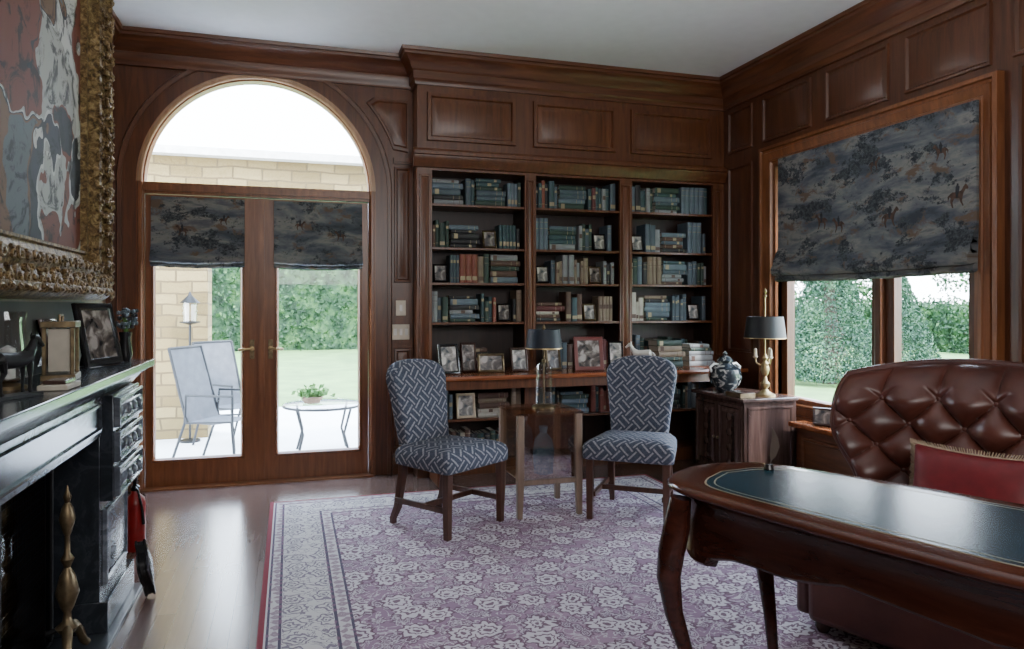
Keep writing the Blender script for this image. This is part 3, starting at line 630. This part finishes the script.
# ---------------------------------------------------------------- tufted chair
TH=math.radians(-67.7)
ch=thing('tufted_armchair','oxblood tufted leather chair with rolled back behind the desk','chair',(2.30,2.16,ZR),TH)
def hw(v):
    z=.42+.56*v
    t=min(1,max(0,(z-.50)/.26)); t=t*t*(3-2*t); return .35+.13*t
NU,NV=180,130; TA,TB=.21,.19
def pt(u,v,side):
    z=.42+.56*v; x=u*hw(v)
    e=((1-abs(u)**8)**.5)*((1-abs(2*v-1)**14)**.5)
    yc=.36+.10*(v-.3)-.17*abs(u)**2.6+.10*max(0,(v-.72)/.28)**2
    if side<0:
        p=x/TA+z/TB; q=x/TA-z/TB
        pf=(abs(math.sin(pi*p))*abs(math.sin(pi*q)))**.45
        zt=TB*4.5
        if z>zt:
            k=min(1,(z-zt)/.05); pf=pf*(1-k)+k*.85*abs(math.cos(pi*x/TA))**.45
        y=yc-e*(.038+.062*pf)
    else: y=yc+.06*e
    top=.04*math.cos(u*pi/2)*max(0,v-.6)/.4-.03*abs(u)**3*max(0,v-.6)/.4
    return (x,y,z+top)
mb=MB()
for side in(-1,1):
    vs=[pt(-1+2*i/NU,j/NV,side) for j in range(NV+1) for i in range(NU+1)]
    fs=[(j*(NU+1)+i,j*(NU+1)+i+1,(j+1)*(NU+1)+i+1,(j+1)*(NU+1)+i) for j in range(NV) for i in range(NU)]
    mb.add(vs,fs,M['leather'])
mb.obj('backrest',ch,smooth=70,weld=True)
rim=[pt(-1,j/24,1) for j in range(25)]+[pt(-1+2*i/30,1,1) for i in range(1,30)]+[pt(1,1-j/24,1) for j in range(25)]
rim=[(x,y+.012,z-.006) for x,y,z in rim]
MB().tube(rim,[.012+.012*min(1,i/10,(len(rim)-1-i)/10) for i in range(len(rim))],M['leather'],14).obj('rolled_edge',ch,smooth=70)
for P_ in range(-3,14):
    for Q_ in range(-14,4):
        x=TA*(P_+Q_)/2; z=TB*(P_-Q_)/2
        v=(z-.42)/.56
        if .12<v<.90 and abs(x)<hw(v)*.92:
            u=x/hw(v); q=pt(u,v,-1)
            MB().sphere((0,0,0),.012,M['leather'],10,sc=(1,.6,1)).obj('button',ch,loc=(q[0],q[1]-.004,q[2]))
MB().box(-.33,.33,-.30,.33,.05,.30,M['leather']).obj('seat_base',ch,bevel=.03)
sq=[(.30*math.copysign(abs(math.cos(a))**.35,math.cos(a)),-.02+.27*math.copysign(abs(math.sin(a))**.35,math.sin(a))) for a in [2*pi*k/40 for k in range(40)]]
MB().slab(sq,lambda u,v,h:(u,v,h),[(.02,.30),(0,.315),(0,.36),(.02,.38),(.08,.395),(.15,.40)],M['leather']).obj('seat_cushion',ch,smooth=60)
for s in(-1,1):
    MB().tube([(s*.35,.28,.41),(s*.36,.1,.44),(s*.36,-.15,.44),(s*.36,-.24,.42)],[.06,.055,.055,.04],M['leather'],14).obj('armrest',ch,smooth=60)
    MB().box(s*.36-.03,s*.36+.03,-.27,.28,.06,.42,M['leather']).obj('arm_panel',ch,bevel=.02)
    for y in(-.22,.24): MB().lathe([(.02,0),(.03,.02),(.026,.045),(.026,.06)],M['darkwood'],14).obj('leg',ch,loc=(s*.30,y,0))
pw=thing('throw_pillow','red silk throw pillow with tan fringe leaning on leather chair','pillow',(2.32,2.02,.403+ZR),TH)
M['fringe']=P('tan_fringe',(.33,.25,.17),.8)
mb=MB(); N=30
for sd in(-1,1):
    vs=[]
    for j in range(N+1):
        for i in range(N+1):
            u=-1+2*i/N; v=-1+2*j/N; k=1-.09*(1-abs(v)**2)*abs(u)**4; k2=1-.12*(1-abs(u)**2)*abs(v)**4
            e=((1-u**4)*(1-v**4))**.5; wr=.012*math.sin(u*7+v*3)*e*abs(u*v)
            vs.append((u*.24*k,sd*(.09*e+wr),.155+v*.15*k2))
    mb.add(vs,[(j*(N+1)+i,j*(N+1)+i+1,(j+1)*(N+1)+i+1,(j+1)*(N+1)+i) for j in range(N) for i in range(N)],M['pillow'])
mb.obj('pillow_body',pw,loc=(0,.07,.025),rot=(math.radians(-16),0,0),smooth=70,weld=True)
mb=MB(); per=[]; K_=220
for k in range(K_):
    t=k/K_*4; s=int(t); f=t-s; u,v=((-1+2*f,-1),(1,-1+2*f),(1-2*f,1),(-1,1-2*f))[s]
    kk=1-.09*(1-abs(v)**2)*abs(u)**4; k2=1-.12*(1-abs(u)**2)*abs(v)**4; per.append((u*.24*kk,0,.155+v*.15*k2))
mb.tube(per,.006,M['fringe'],6,closed=True)
for k in range(K_):
    x,_,z=per[k]; dx,dz=x,(z-.155)*1.6; L_=math.hypot(dx,dz); dx/=L_;dz/=L_
    mb.tube([(x,0,z),(x+dx*.024,random.uniform(-.008,.008),z+dz*.022)],[.0032,.0018],M['fringe'],4)
mb.obj('fringe',pw,loc=(0,.07,.025),rot=(math.radians(-16),0,0))['label']='tan cord fringe'
# ---------------------------------------------------------------- desk
dk=thing('writing_desk','mahogany writing desk with cabriole legs and teal leather top','desk',(1.555,1.18,ZR),TH)
LL,WW=.89,.295
def outl(n=160,L_=LL,W_=WW,ex=.30):
    r=[]
    for k in range(n):
        a=2*pi*k/n; c_,s_=math.cos(a),math.sin(a); x=L_*math.copysign(abs(c_)**ex,c_); y=W_*math.copysign(abs(s_)**ex,s_)
        y*=1+.08*math.cos(pi*x/L_)-.03; x*=1+.04*math.cos(pi*y/W_); r.append((x,y))
    return r
O=outl()
def inset(o,i,ix=None):
    ix=i if ix is None else ix
    return [(x*(1-ix/LL),y*(1-i/WW)) for x,y in o]
mb=MB(); mb.loft([[(x,y,z) for x,y in inset(O,i)] for i,z in((.10,.733),(.018,.733),(.008,.737),(.0,.744),(.0,.750),(.006,.757),(.012,.760),(.020,.762),(.072,.762))],M['desktop'],True,True,True); mb.obj('desk_top',dk,smooth=50)
O2=outl(ex=.22)
MB().loft([[(x,y,z) for x,y in inset(O2,i,i+.05)] for i,z in((.064,.7622),(.064,.7632),(.069,.7632),(.069,.7622))],M['goldd']).obj('gilt_border',dk)
mb=MB().loft([[(x,y,z) for x,y in inset(O2,i,i+.05)] for i,z in((.069,.7622),(.069,.7635),(.2,.7635))],M['inset'],True,False,True)
mb.loft([[(x,y,z) for x,y in inset(O2,i,i+.05)] for i,z in((.086,.7636),(.086,.7639),(.090,.7639),(.090,.7636))],M['goldd']); mb.obj('leather_inset',dk)
A=inset(O,.05)
def zb(x,y):
    cx_=min(1,abs(x)/(LL-.05)); cy_=min(1,abs(y)/(WW-.04))
    c=(cx_**4.2)*(cy_**3)
    sc=.03*(1-math.cos(4*pi*x/LL))*.5*(1-c) if cy_>.8 else .02*(1-cy_)
    return .602+sc-.23*min(1,c*1.4)**1.3
def rg(kx,ky,fz): return [(x*kx,y*ky,fz(x,y)) for x,y in A]
rings=[rg(1,1,lambda x,y:.7325),rg(1.004,1.01,lambda x,y:.715),rg(.998,.99,lambda x,y:.705),rg(1.003,1.015,lambda x,y:.66),rg(1.0,1.0,lambda x,y:zb(x,y)+.014),rg(1.006,1.02,lambda x,y:zb(x,y)+.007),rg(1,1,zb),rg(.97,.93,zb),rg(.97,.93,lambda x,y:.7325)]
MB().loft(rings,M['desk']).obj('apron',dk,smooth=50)
for sx in(-1,1):
    for sy in(-1,1):
        bx_,by_=sx*.785,sy*.222
        prof=[(.0,.725,.030),(.006,.65,.037),(.016,.57,.038),(.021,.50,.034),(.012,.40,.026),(-.010,.29,.020),(-.026,.17,.016),(-.025,.09,.0155),(-.010,.04,.018),(.004,.014,.022),(.004,.0,.020)]
        MB().tube([(bx_+sx*o*1.3,by_+sy*o*.9,z) for o,z,r in prof],[r for o,z,r in prof],M['desk'],14).obj('leg',dk,smooth=60)
q=thing('quill_pen','dark feather quill standing in a small inkwell on desk','quill',(1.40,1.90,ZR+.7625),0)
MB().lathe([(.014,0),(.016,.004),(.012,.018),(.005,.02)],M['black'],16).obj('inkwell',q)
mb=MB(); fe=[(0,.015,.001),(.003,.03,.002),(.006,.045,.010),(.008,.075,.014),(.004,.10,.010),(-.004,.12,.005),(-.010,.13,.001)]
mb.loft([[(o-w_,0,z),(o,.002,z),(o+w_,0,z),(o,-.002,z)] for o,z,w_ in fe],M['bark'],True,True,True); mb.obj('feather',q,rot=(0,.15,-.3))
# ---------------------------------------------------------------- fireplace
fp=thing('fireplace','black marble fireplace surround with grey veined frieze','fireplace',(XC,2.55,0))
def fb(mb,x0,x1,y0,y1,z0,z1,m): return mb.box(x0-XC,x1-XC,y0-2.55,y1-2.55,z0,z1,m)
mb=MB(); fb(mb,XC+.007,-.625,1.42,3.69,.985,1.0,M['marble']); fb(mb,XC+.007,-.60,1.38,3.72,1.0,1.03,M['marble'])
mb.prof(lambda a,z,o:(-.69-XC+o,a-2.55,z),[(0,.93),(.01,.935),(.02,.95),(.035,.965),(.05,.985),(0,.985)],1.42,3.66,M['marble']); mb.obj('mantel_shelf',fp,bevel=.004)
mb=MB(); fb(mb,XC+.001,-.69,FY0-.02,FY1+.02,.78,.93,M['gmarble'])
mb.rect_rings(lambda u,v,h:(-.69-XC+h,u-2.55,v),FY0+.03,FY1-.03,.80,.91,[(0,0),(.004,.012),(.012,.012),(.018,.002)],M['marble']); mb.obj('frieze',fp)
for a,b in((1.48,FY0-.02),(FY1+.02,3.62)):
    mb=MB(); fb(mb,XC+.001,-.70,a,b,0.021,.93,M['marble'])
    fb(mb,XC+.001,-.67,a-.01,b+.01,.021,.14,M['marble'])
    cv=lambda u,v,h:(-.70-XC+h,u-2.55,v)
    mb.rect_rings(cv,a+.05,b-.05,.18,.48,[(0,0),(.004,.015),(.015,.018),(.025,.004),(.05,.012)],M['gmarble'])
    fb(mb,XC+.001,-.655,a+.01,b+.03,.52,.93,M['marble'])
    cv=lambda u,v,h:(-.655-XC+h,u-2.55,v); cve=lambda u,v,h:(u-XC,b+.03-2.55+h,v)
    for z in(.53,.665,.80):
        mb.rect_rings(cv,a+.03,b+.01,z,z+.12,[(0,0),(.003,.020),(.012,.022),(.02,.006),(.03,.006),(.035,.018),(.05,.026)],M['gmarble'])
        for dy in(-.1,0,.1): mb.sphere((-.628-XC,(a+b)/2+.02-2.55+dy,z+.06),.022,M['gmarble'],12,sc=(.6,1.1,1))
        mb.rect_rings(cve,XC+.03,-.67,z,z+.12,[(0,0),(.003,.018),(.012,.02),(.02,.006),(.03,.006),(.035,.018)],M['gmarble'])
    cve=lambda u,v,h:(u-XC,b-2.55+h,v)
    mb.rect_rings(cve,XC+.03,-.73,.18,.48,[(0,0),(.004,.012),(.015,.012),(.02,.002)],M['marble'])
    mb.obj('pilaster',fp,bevel=.003)
mb=MB(); fb(mb,XC+.001,-.64,1.4,3.66,.0005,.02,M['slate']); mb.obj('hearth',fp,bevel=.003)
s=thing('fire_screen','glass and metal fire screen with brass frame','fire screen',(-.845,2.55,.0205))
mb=MB()
for y0_,y1_ in((-.52,-.01),(.01,.52)): mb.tube([(0,y0_,.012),(0,y0_,.68),(0,y1_,.68),(0,y1_,.012)],.009,M['iron'],8,closed=True)
mb.obj('screen_frame',s)
MB().box(-.004,-.001,-.51,-.015,.02,.67,M['screenglass']).box(-.004,-.001,.015,.51,.02,.67,M['screenglass']).obj('screen_glass',s,smooth=0)
mb=MB()
for k in range(41): mb.box(-.012,-.010,-.51+k*.0255-.001,-.51+k*.0255+.001,.014,.655,M['iron'])
for k in range(25): mb.box(-.012,-.010,-.51,.51,.02+k*.026-.001,.02+k*.026+.001,M['iron'])
mb.obj('screen_mesh',s,smooth=0)
a=thing('andiron','tall aged brass andiron with urn finial on hearth','andiron',(-.755,2.93,.0205))
MB().lathe([(.025,.10),(.038,.12),(.016,.14),(.012,.17),(.022,.19),(.038,.24),(.025,.30),(.010,.33),(.022,.36),(.010,.38),(.008,.44),(.016,.46),(.026,.50),(.019,.54),(.008,.56),(.014,.58),(.006,.60),(.002,.62)],M['brass'],20).obj('andiron_column',a)
for sy in(-1,1): MB().tube([(0,0,.12),(.01,sy*.04,.11),(.02,sy*.08,.07),(.03,sy*.09,.03),(.035,sy*.11,.014)],[.018,.018,.015,.014,.014],M['brass'],10).obj('andiron_foot',a)
MB().tube([(0,0,.12),(-.065,0,.10)],.01,M['iron'],8).obj('andiron_bar',a)
x=thing('fire_extinguisher','red fire extinguisher with black hose standing on floor','fire extinguisher',(-.775,4.22,0.0))
MB().lathe([(.045,0),(.05,.006),(.05,.24),(.045,.27),(.02,.295),(.018,.31)],M['redp'],24).obj('cylinder',x)
MB().lathe([(.02,.31),(.022,.33),(.01,.34)],M['black'],12).box(-.008,.008,-.012,.07,.335,.35,M['black']).box(-.008,.008,-.012,.08,.362,.375,M['black']).box(-.008,.008,-.015,.0,.33,.375,M['black']).obj('valve_handle',x)
MB().tube([(0,-.015,.33),(.02,-.04,.32),(.04,-.045,.23),(.045,-.03,.14)],[.006,.006,.006,.009],M['black'],10).obj('hose',x)
b_=thing('fireplace_bellows','black leather fireplace bellows leaning against the marble','bellows',(-.585,3.52,.0005))
ol=[(.0,.0),(.012,.02),(.014,.06),(.05,.10),(.075,.16),(.07,.21),(.04,.25),(.014,.27),(.014,.32),(0,.335)]
ol=ol+[(-p,q_) for p,q_ in reversed(ol[1:-1])]; ol=[(p*.75,q_*.75) for p,q_ in ol]
MB().slab(ol,lambda u,v,h:(h,u,v),[(.004,-.022),(0,-.02),(0,-.014),(.006,-.01),(.008,.01),(0,.014),(0,.02),(.004,.022)],M['black']).obj('bellows_body',b_,rot=(0,-.17,0),loc=(0,0,.005))
MZ=1.0305
k=thing('mantel_clock','brass and glass carriage clock on the mantel','clock',(-.735,2.78,MZ),pi/2+.12)
mb=MB().box(-.065,.065,-.05,.05,0,.02,M['brass']).box(-.065,.065,-.05,.05,.175,.195,M['brass'])
for sx in(-1,1):
    for sy in(-1,1): mb.box(sx*.055-.006,sx*.055+.006,sy*.04-.006,sy*.04+.006,.02,.175,M['brass'])
mb.obj('clock_case',k,bevel=.002); MB().box(-.045,.045,-.035,.03,.03,.17,M['pages']).obj('clock_dial',k); MB().tube([(-.03,0,.195),(-.03,0,.215),(.03,0,.215),(.03,0,.195)],.004,M['brass'],8).obj('handle',k)
photo_frame(-.72,3.33,MZ,.24,.26,M['black'],'large black framed photograph on the mantel',pi/2-.35,'photo1')
photo_frame(-.81,3.05,MZ,.17,.20,M['darkwood'],'dark wood framed photograph on the mantel',pi/2,'photo1')
horse(-.71,2.26,MZ,.62,M['iron'],'dark bronze horse figurine on the mantel',1.2)
tag(MB().box(-.04,.04,-.07,.07,0,.016,M['pages']).box(-.03,.03,-.05,.05,.016,.028,M['darkwood']).obj('trinket_box',loc=(-.66,2.48,MZ),bevel=.003),'small pale trinket box on the mantel','box')
g=thing('hurricane_lamp','clear glass hurricane candle holder on mantel','candle holder',(-.80,2.50,MZ))
MB().lathe([(.05,0),(.05,.01),(.02,.02),(.035,.03)],M['brass'],20).obj('holder_base',g); MB().lathe([(.045,.03),(.055,.10),(.045,.2),(.05,.23)],M['clear'],20).obj('glass_chimney',g); MB().lathe([(.02,.032),(.02,.12),(.002,.13)],M['white'],12).obj('candle',g)
f_=thing('flower_arrangement','small blue flowers in dark vase on mantel end','flowers',(-.70,3.60,MZ))
MB().lathe([(.02,0),(.03,.03),(.022,.10),(.028,.13)],M['black'],14).obj('vase',f_)
mb=MB()
for i in range(60):
    a_=random.uniform(0,2*pi); r=random.uniform(0,.045); zz=.15+random.uniform(0,.08); mb.sphere((r*math.cos(a_),r*math.sin(a_),zz),.010,M['bkslate blue'] if i%3 else M['riderp'],6)
    if i%4==0: mb.tube([(0,0,.12),(r*math.cos(a_),r*math.sin(a_),zz)],.0015,M['plant'],4)
mb.obj('blossoms',f_)
# painting
p=thing('framed_painting','abstract figure painting in ornate carved gilt frame above mantel','painting',(XC,2.75,1.30))
py0,py1,ph=-.95,.92,1.55
mb=MB(); mb.rect_rings(lambda u,v,h:(h,u,v),py0,py1,0,ph,[(0,0),(0,.05),(.008,.09),(.03,.12),(.05,.125),(.07,.10),(.10,.085),(.13,.10),(.15,.095),(.165,.06),(.19,.05),(.195,.06),(.205,.06),(.21,.035)],M['carved'],cap=False)
def scroll(pu,pv,du,dv,r0,turns,flip,hh=.112,rad=.009):
    # spiral scroll lying on the frame face
    N_=int(9*turns); tt=[];rr_=[]
    for q in range(N_+1):
        t_=q/N_; an=flip*t_*turns*2*pi; r=r0*(1-.8*t_)
        a_=r*math.cos(an); b_2=r*math.sin(an)
        tt.append((hh+.012*t_,pu+du*a_+dv*b_2,pv+dv*a_+du*b_2)); rr_.append(rad*(1-.4*t_))
    mb.tube(tt,rr_,M['carved'],6)
def leaf(pu,pv,du,dv,L_,w_,hh):
    pts_=[(hh,pu,pv),(hh+.014,pu+du*L_*.4,pv+dv*L_*.4),(hh+.008,pu+du*L_,pv+dv*L_)]
    mb.tube(pts_,[w_*.5,w_,w_*.15],M['carved'],7)
def carve(pu,pv,du,dv,i):
    f_l=1 if i%2 else -1; rr0=random.uniform(.024,.036); off=random.uniform(.03,.05)
    scroll(pu+du*off,pv+dv*off,du,dv,rr0,random.uniform(1.1,1.6),f_l)
    for ang in (-.8,-.2,.5,1.0):
        c_,s_=math.cos(ang+random.uniform(-.2,.2)),math.sin(ang)
        leaf(pu+du*.005,pv+dv*.005,du*c_+dv*s_,dv*c_+du*s_,random.uniform(.03,.055),random.uniform(.006,.011),.108)
    scroll(pu+du*(.115+random.uniform(-.01,.01)),pv+dv*.115,du,dv,random.uniform(.014,.022),1.2,-f_l,.098,.006)
    mb.sphere((.112,pu+du*random.uniform(.07,.085),pv+dv*random.uniform(.07,.085)),random.uniform(.008,.014),M['carved'],8)
K=23
for k_ in range(K): carve(py1-.02,.03+(ph-.06)*(k_+random.uniform(-.2,.2))/K,-1,0,k_)
for k_ in range(28): carve(py0+(py1-py0)*(k_+random.uniform(-.2,.2))/28,.02,0,1,k_)
mb.obj('picture_frame',p)
MB().box(.03,.036,py0+.2,py1-.2,.2,ph-.2,M['paint']).obj('canvas',p,smooth=0)
# ---------------------------------------------------------------- outside
PZ=-.12
st(MB().box(-40,60,5.75,70,-.30,-.15,M['lawn']).box(3.65,60,-30,5.75,-.30,-.15,M['lawn']).obj('floor_lawn',smooth=0))
st(MB().box(-5,6,5.75,10.5,-.15,PZ,M['patio']).obj('floor_patio',smooth=0))
st(MB().box(-4,-.83,8.3,8.7,-.15,2.52,M['stone']).box(-4,4,8.2,8.8,2.52,2.82,M['stone']).box(1.6,2.3,8.3,8.7,-.15,2.52,M['stone']).obj('wall_porch',smooth=0))
st(MB().box(-4,4,8.05,8.9,2.82,2.90,M['white']).obj('trim_40',smooth=0))
def leafmesh(mb,gen,nn,mat,s=.12):
    kk=mb.m(mat); R_=random.uniform
    for _ in range(nn):
        c=gen(); a=Vector((R_(-1,1),R_(-1,1),R_(-1,1))); b=a.cross(Vector((R_(-1,1),R_(-1,1),R_(-1,1))))
        if b.length<.01: continue
        a.normalize(); b.normalize(); ss=s*R_(.6,1.3); a*=ss*.35; b*=ss*.5; c=Vector(c)
        o=len(mb.v); mb.v+=[tuple(c-b),tuple(c-a),tuple(c+b),tuple(c+a)]; mb.f.append([o,o+1,o+2,o+3]); mb.mi.append(kk)
def hedge(x0,x1,y0,y1,z1,nn,mat,label,s=.22):
    e=thing('hedge',label,'hedge',((x0+x1)/2,(y0+y1)/2,-.15)); w_,d_=(x1-x0)/2,(y1-y0)/2; h_=z1+.15
    mb=MB(); mb.box(-w_,w_,-d_,d_,0,h_,mat)
    fr=.85*w_/(w_+d_)
    def gen():
        f=random.random()
        if f<fr: return (random.uniform(-w_,w_),-d_+random.gauss(0,.14),random.uniform(0,h_))
        if f<.85: return (-w_+random.gauss(0,.14),random.uniform(-d_,d_),random.uniform(0,h_))
        return (random.uniform(-w_,w_),random.uniform(-d_,d_),h_+random.gauss(0,.12))
    leafmesh(mb,gen,nn,mat,s); o=mb.obj('hedge_foliage',e,smooth=0,norm=False); o['kind']='stuff'
def tree(x,y,h,r,nn,mat,label,s=.2,cone=False):
    e=thing('tree',label,'tree',(x,y,-.15)); MB().tube([(0,0,0),(.05,0,h*.3),(0,.05,h*.6),(0,0,h*.85)],[.14,.11,.07,.03],M['bark'],8).obj('trunk',e)
    mb=MB()
    blobs=[(random.uniform(-.5,.5)*r,random.uniform(-.5,.5)*r,h*random.uniform(.25,.85),r*random.uniform(.35,.55)) for _ in range(12)]
    def gen():
        if cone:
            t=random.random()**1.6; rr=r*(1-t)*random.uniform(.6,1.05); a=random.uniform(0,2*pi); return (rr*math.cos(a),rr*math.sin(a),.1+t*(h-.1))
        b=random.choice(blobs); d=Vector((random.gauss(0,1),random.gauss(0,1),random.gauss(0,1))).normalized()*b[3]*random.uniform(.7,1.05); return (b[0]+d.x,b[1]+d.y,b[2]+d.z)
    leafmesh(mb,gen,nn,mat,s); o=mb.obj('foliage',e,smooth=0,norm=False); o['kind']='stuff'
hedge(-6,14,24,25.5,3.6,26000,M['leaf'],'tall clipped green hedge across the lawn',.15)
hedge(19,20.5,8,26,1.3,16000,M['leaf'],'long clipped green hedge beside lawn',.14)
tree(9.4,11.0,3.6,.85,22000,M['leaf2'],'conical evergreen tree on the lawn',.055,True)
tree(12.8,12.9,2.6,.9,15000,M['leaf2'],'shorter conical evergreen tree on the lawn',.06,True)
tree(11.5,9.4,4.6,1.2,9000,M['leaf'],'airy leafy green tree on the lawn',.06)
tree(14.5,16.6,5.0,1.5,9000,M['leaf'],'leafy green tree near hedge',.10)
tree(3.6,17,4.5,1.6,12000,M['leaf'],'leafy green tree on the lawn',.10)
M['sling']=P('grey_mesh_sling',(.10,.105,.12),.85)
def patio_chair(x,y,rz,lab):
    e=thing('patio_chair',lab,'chair',(x,y,PZ),rz,'patio chairs')
    for s in(-1,1):
        MB().tube([(s*.24,-.28,0),(s*.24,-.24,.40),(s*.24,.18,.38),(s*.23,.36,1.02)],.013,M['metalgrey'],8).obj('side_frame',e)
        MB().tube([(s*.24,.34,0),(s*.24,.20,.38),(s*.25,.18,.62),(s*.25,-.26,.62),(s*.24,-.25,.40)],.012,M['metalgrey'],8).obj('armrest',e)
    MB().loft([[(-.22,y_,z_),(.22,y_,z_),(.22,y_+.004,z_-.008),(-.22,y_+.004,z_-.008)] for y_,z_ in((-.24,.40),(-.05,.375),(.17,.385),(.20,.45),(.28,.75),(.36,1.02))],M['sling'],True,True,True).obj('sling_seat',e,smooth=60)
    MB().tube([(-.23,.36,1.02),(.23,.36,1.02)],.012,M['metalgrey'],8).obj('top_rail',e)
patio_chair(-.58,6.95,-2.05+pi,'grey sling patio chair on the terrace')
patio_chair(-.52,7.80,-2.4+pi,'grey sling patio chair near stone wall')
pt_=thing('patio_table','low round glass patio table with metal legs','table',(.30,7.15,PZ))
MB().lathe([(.36,.455),(.37,.46),(.37,.47),(.36,.475)],M['clear'],36).obj('table_top',pt_)
MB().tube([(.36*math.cos(2*pi*i/32),.36*math.sin(2*pi*i/32),.448) for i in range(32)],.012,M['metalgrey'],8,closed=True).obj('table_rim',pt_)
for i in range(4):
    a=pi/4+i*pi/2; MB().tube([(.34*math.cos(a),.34*math.sin(a),.44),(.26*math.cos(a),.26*math.sin(a),.2),(.33*math.cos(a),.33*math.sin(a),0)],.012,M['metalgrey'],8).obj('leg',pt_)
pp=thing('potted_plant','small leafy plant in low pot on patio table','plant',(.20,7.12,PZ+.4755))
MB().lathe([(.07,0),(.10,.05),(.10,.06),(.09,.06),(.085,.045)],M['terracotta'],20).obj('pot',pp)
mb=MB(); leafmesh(mb,lambda:(random.gauss(0,.06),random.gauss(0,.05),.07+abs(random.gauss(0,.04))),260,M['plant'],.05); mb.obj('leaves',pp,smooth=0,norm=False)
lt=thing('reflection_lantern','tall iron lantern shape standing in for a lamp reflection','lantern',(-.98,8.1,PZ))  # added in place of a lamp reflection, not a real terrace lantern
MB().tube([(0,0,0),(0,0,1.2)],.012,M['iron'],8).lathe([(.1,0),(.1,.02),(.02,.03)],M['iron'],16).obj('pole',lt); MB().lathe([(.02,1.2),(.10,1.22),(.10,1.23),(.02,1.24)],M['iron'],16).lathe([(.10,1.42),(.02,1.50),(.005,1.54)],M['iron'],16).obj('lantern_frame',lt); MB().lathe([(.07,1.23),(.08,1.42)],M['clear'],16).obj('lantern_glass',lt)
# ---------------------------------------------------------------- world + lights
W=bpy.data.worlds.new('sky'); S.world=W; W.use_nodes=True; wn=W.node_tree; bg=wn.nodes['Background']
tc=wn.nodes.new('ShaderNodeTexCoord'); sp_=wn.nodes.new('ShaderNodeSeparateXYZ'); rr=wn.nodes.new('ShaderNodeValToRGB'); wn.links.new(tc.outputs['Generated'],sp_.inputs[0]); wn.links.new(sp_.outputs[2],rr.inputs[0]); wn.links.new(rr.outputs[0],bg.inputs[0])
rr.color_ramp.elements[0].color=(.84,.92,1,1); rr.color_ramp.elements[1].color=(.52,.72,1,1); bg.inputs[1].default_value=24
def area(nm,loc,tgt,sx,sy,e,col):
    l=bpy.data.lights.new(nm,'AREA'); l.shape='RECTANGLE'; l.size=sx; l.size_y=sy; l.energy=e; l.color=col
    o=bpy.data.objects.new(nm,l); COL.objects.link(o); o.location=loc; o.rotation_euler=(Vector(tgt)-Vector(loc)).to_track_quat('-Z','Y').to_euler(); return o
sun=bpy.data.lights.new('sun','SUN'); sun.energy=10; sun.angle=.05; so=bpy.data.objects.new('sun',sun); COL.objects.link(so); so.rotation_euler=(math.radians(38),math.radians(22),0)
area('room_fill',(.9,-1.2,2.3),(1.4,5,.9),2.6,1.4,80,(1,.975,.95))  # added fill behind the camera, no fixture of the room
area('ceiling_fill',(1.6,2.0,1.9),(1.5,2.6,3.15),1.4,1.4,28,(.94,.97,1))  # added unseen fill aimed up to brighten the ceiling
# camera
cam=bpy.data.cameras.new('camera'); cam.lens=25.6; cam.sensor_width=36; cam.shift_y=-19.5/1024; cam.clip_start=.02
co=bpy.data.objects.new('camera',cam); COL.objects.link(co); co.location=(0,0,1.28); co.rotation_euler=(pi/2,0,-math.radians(16.96)); S.camera=co
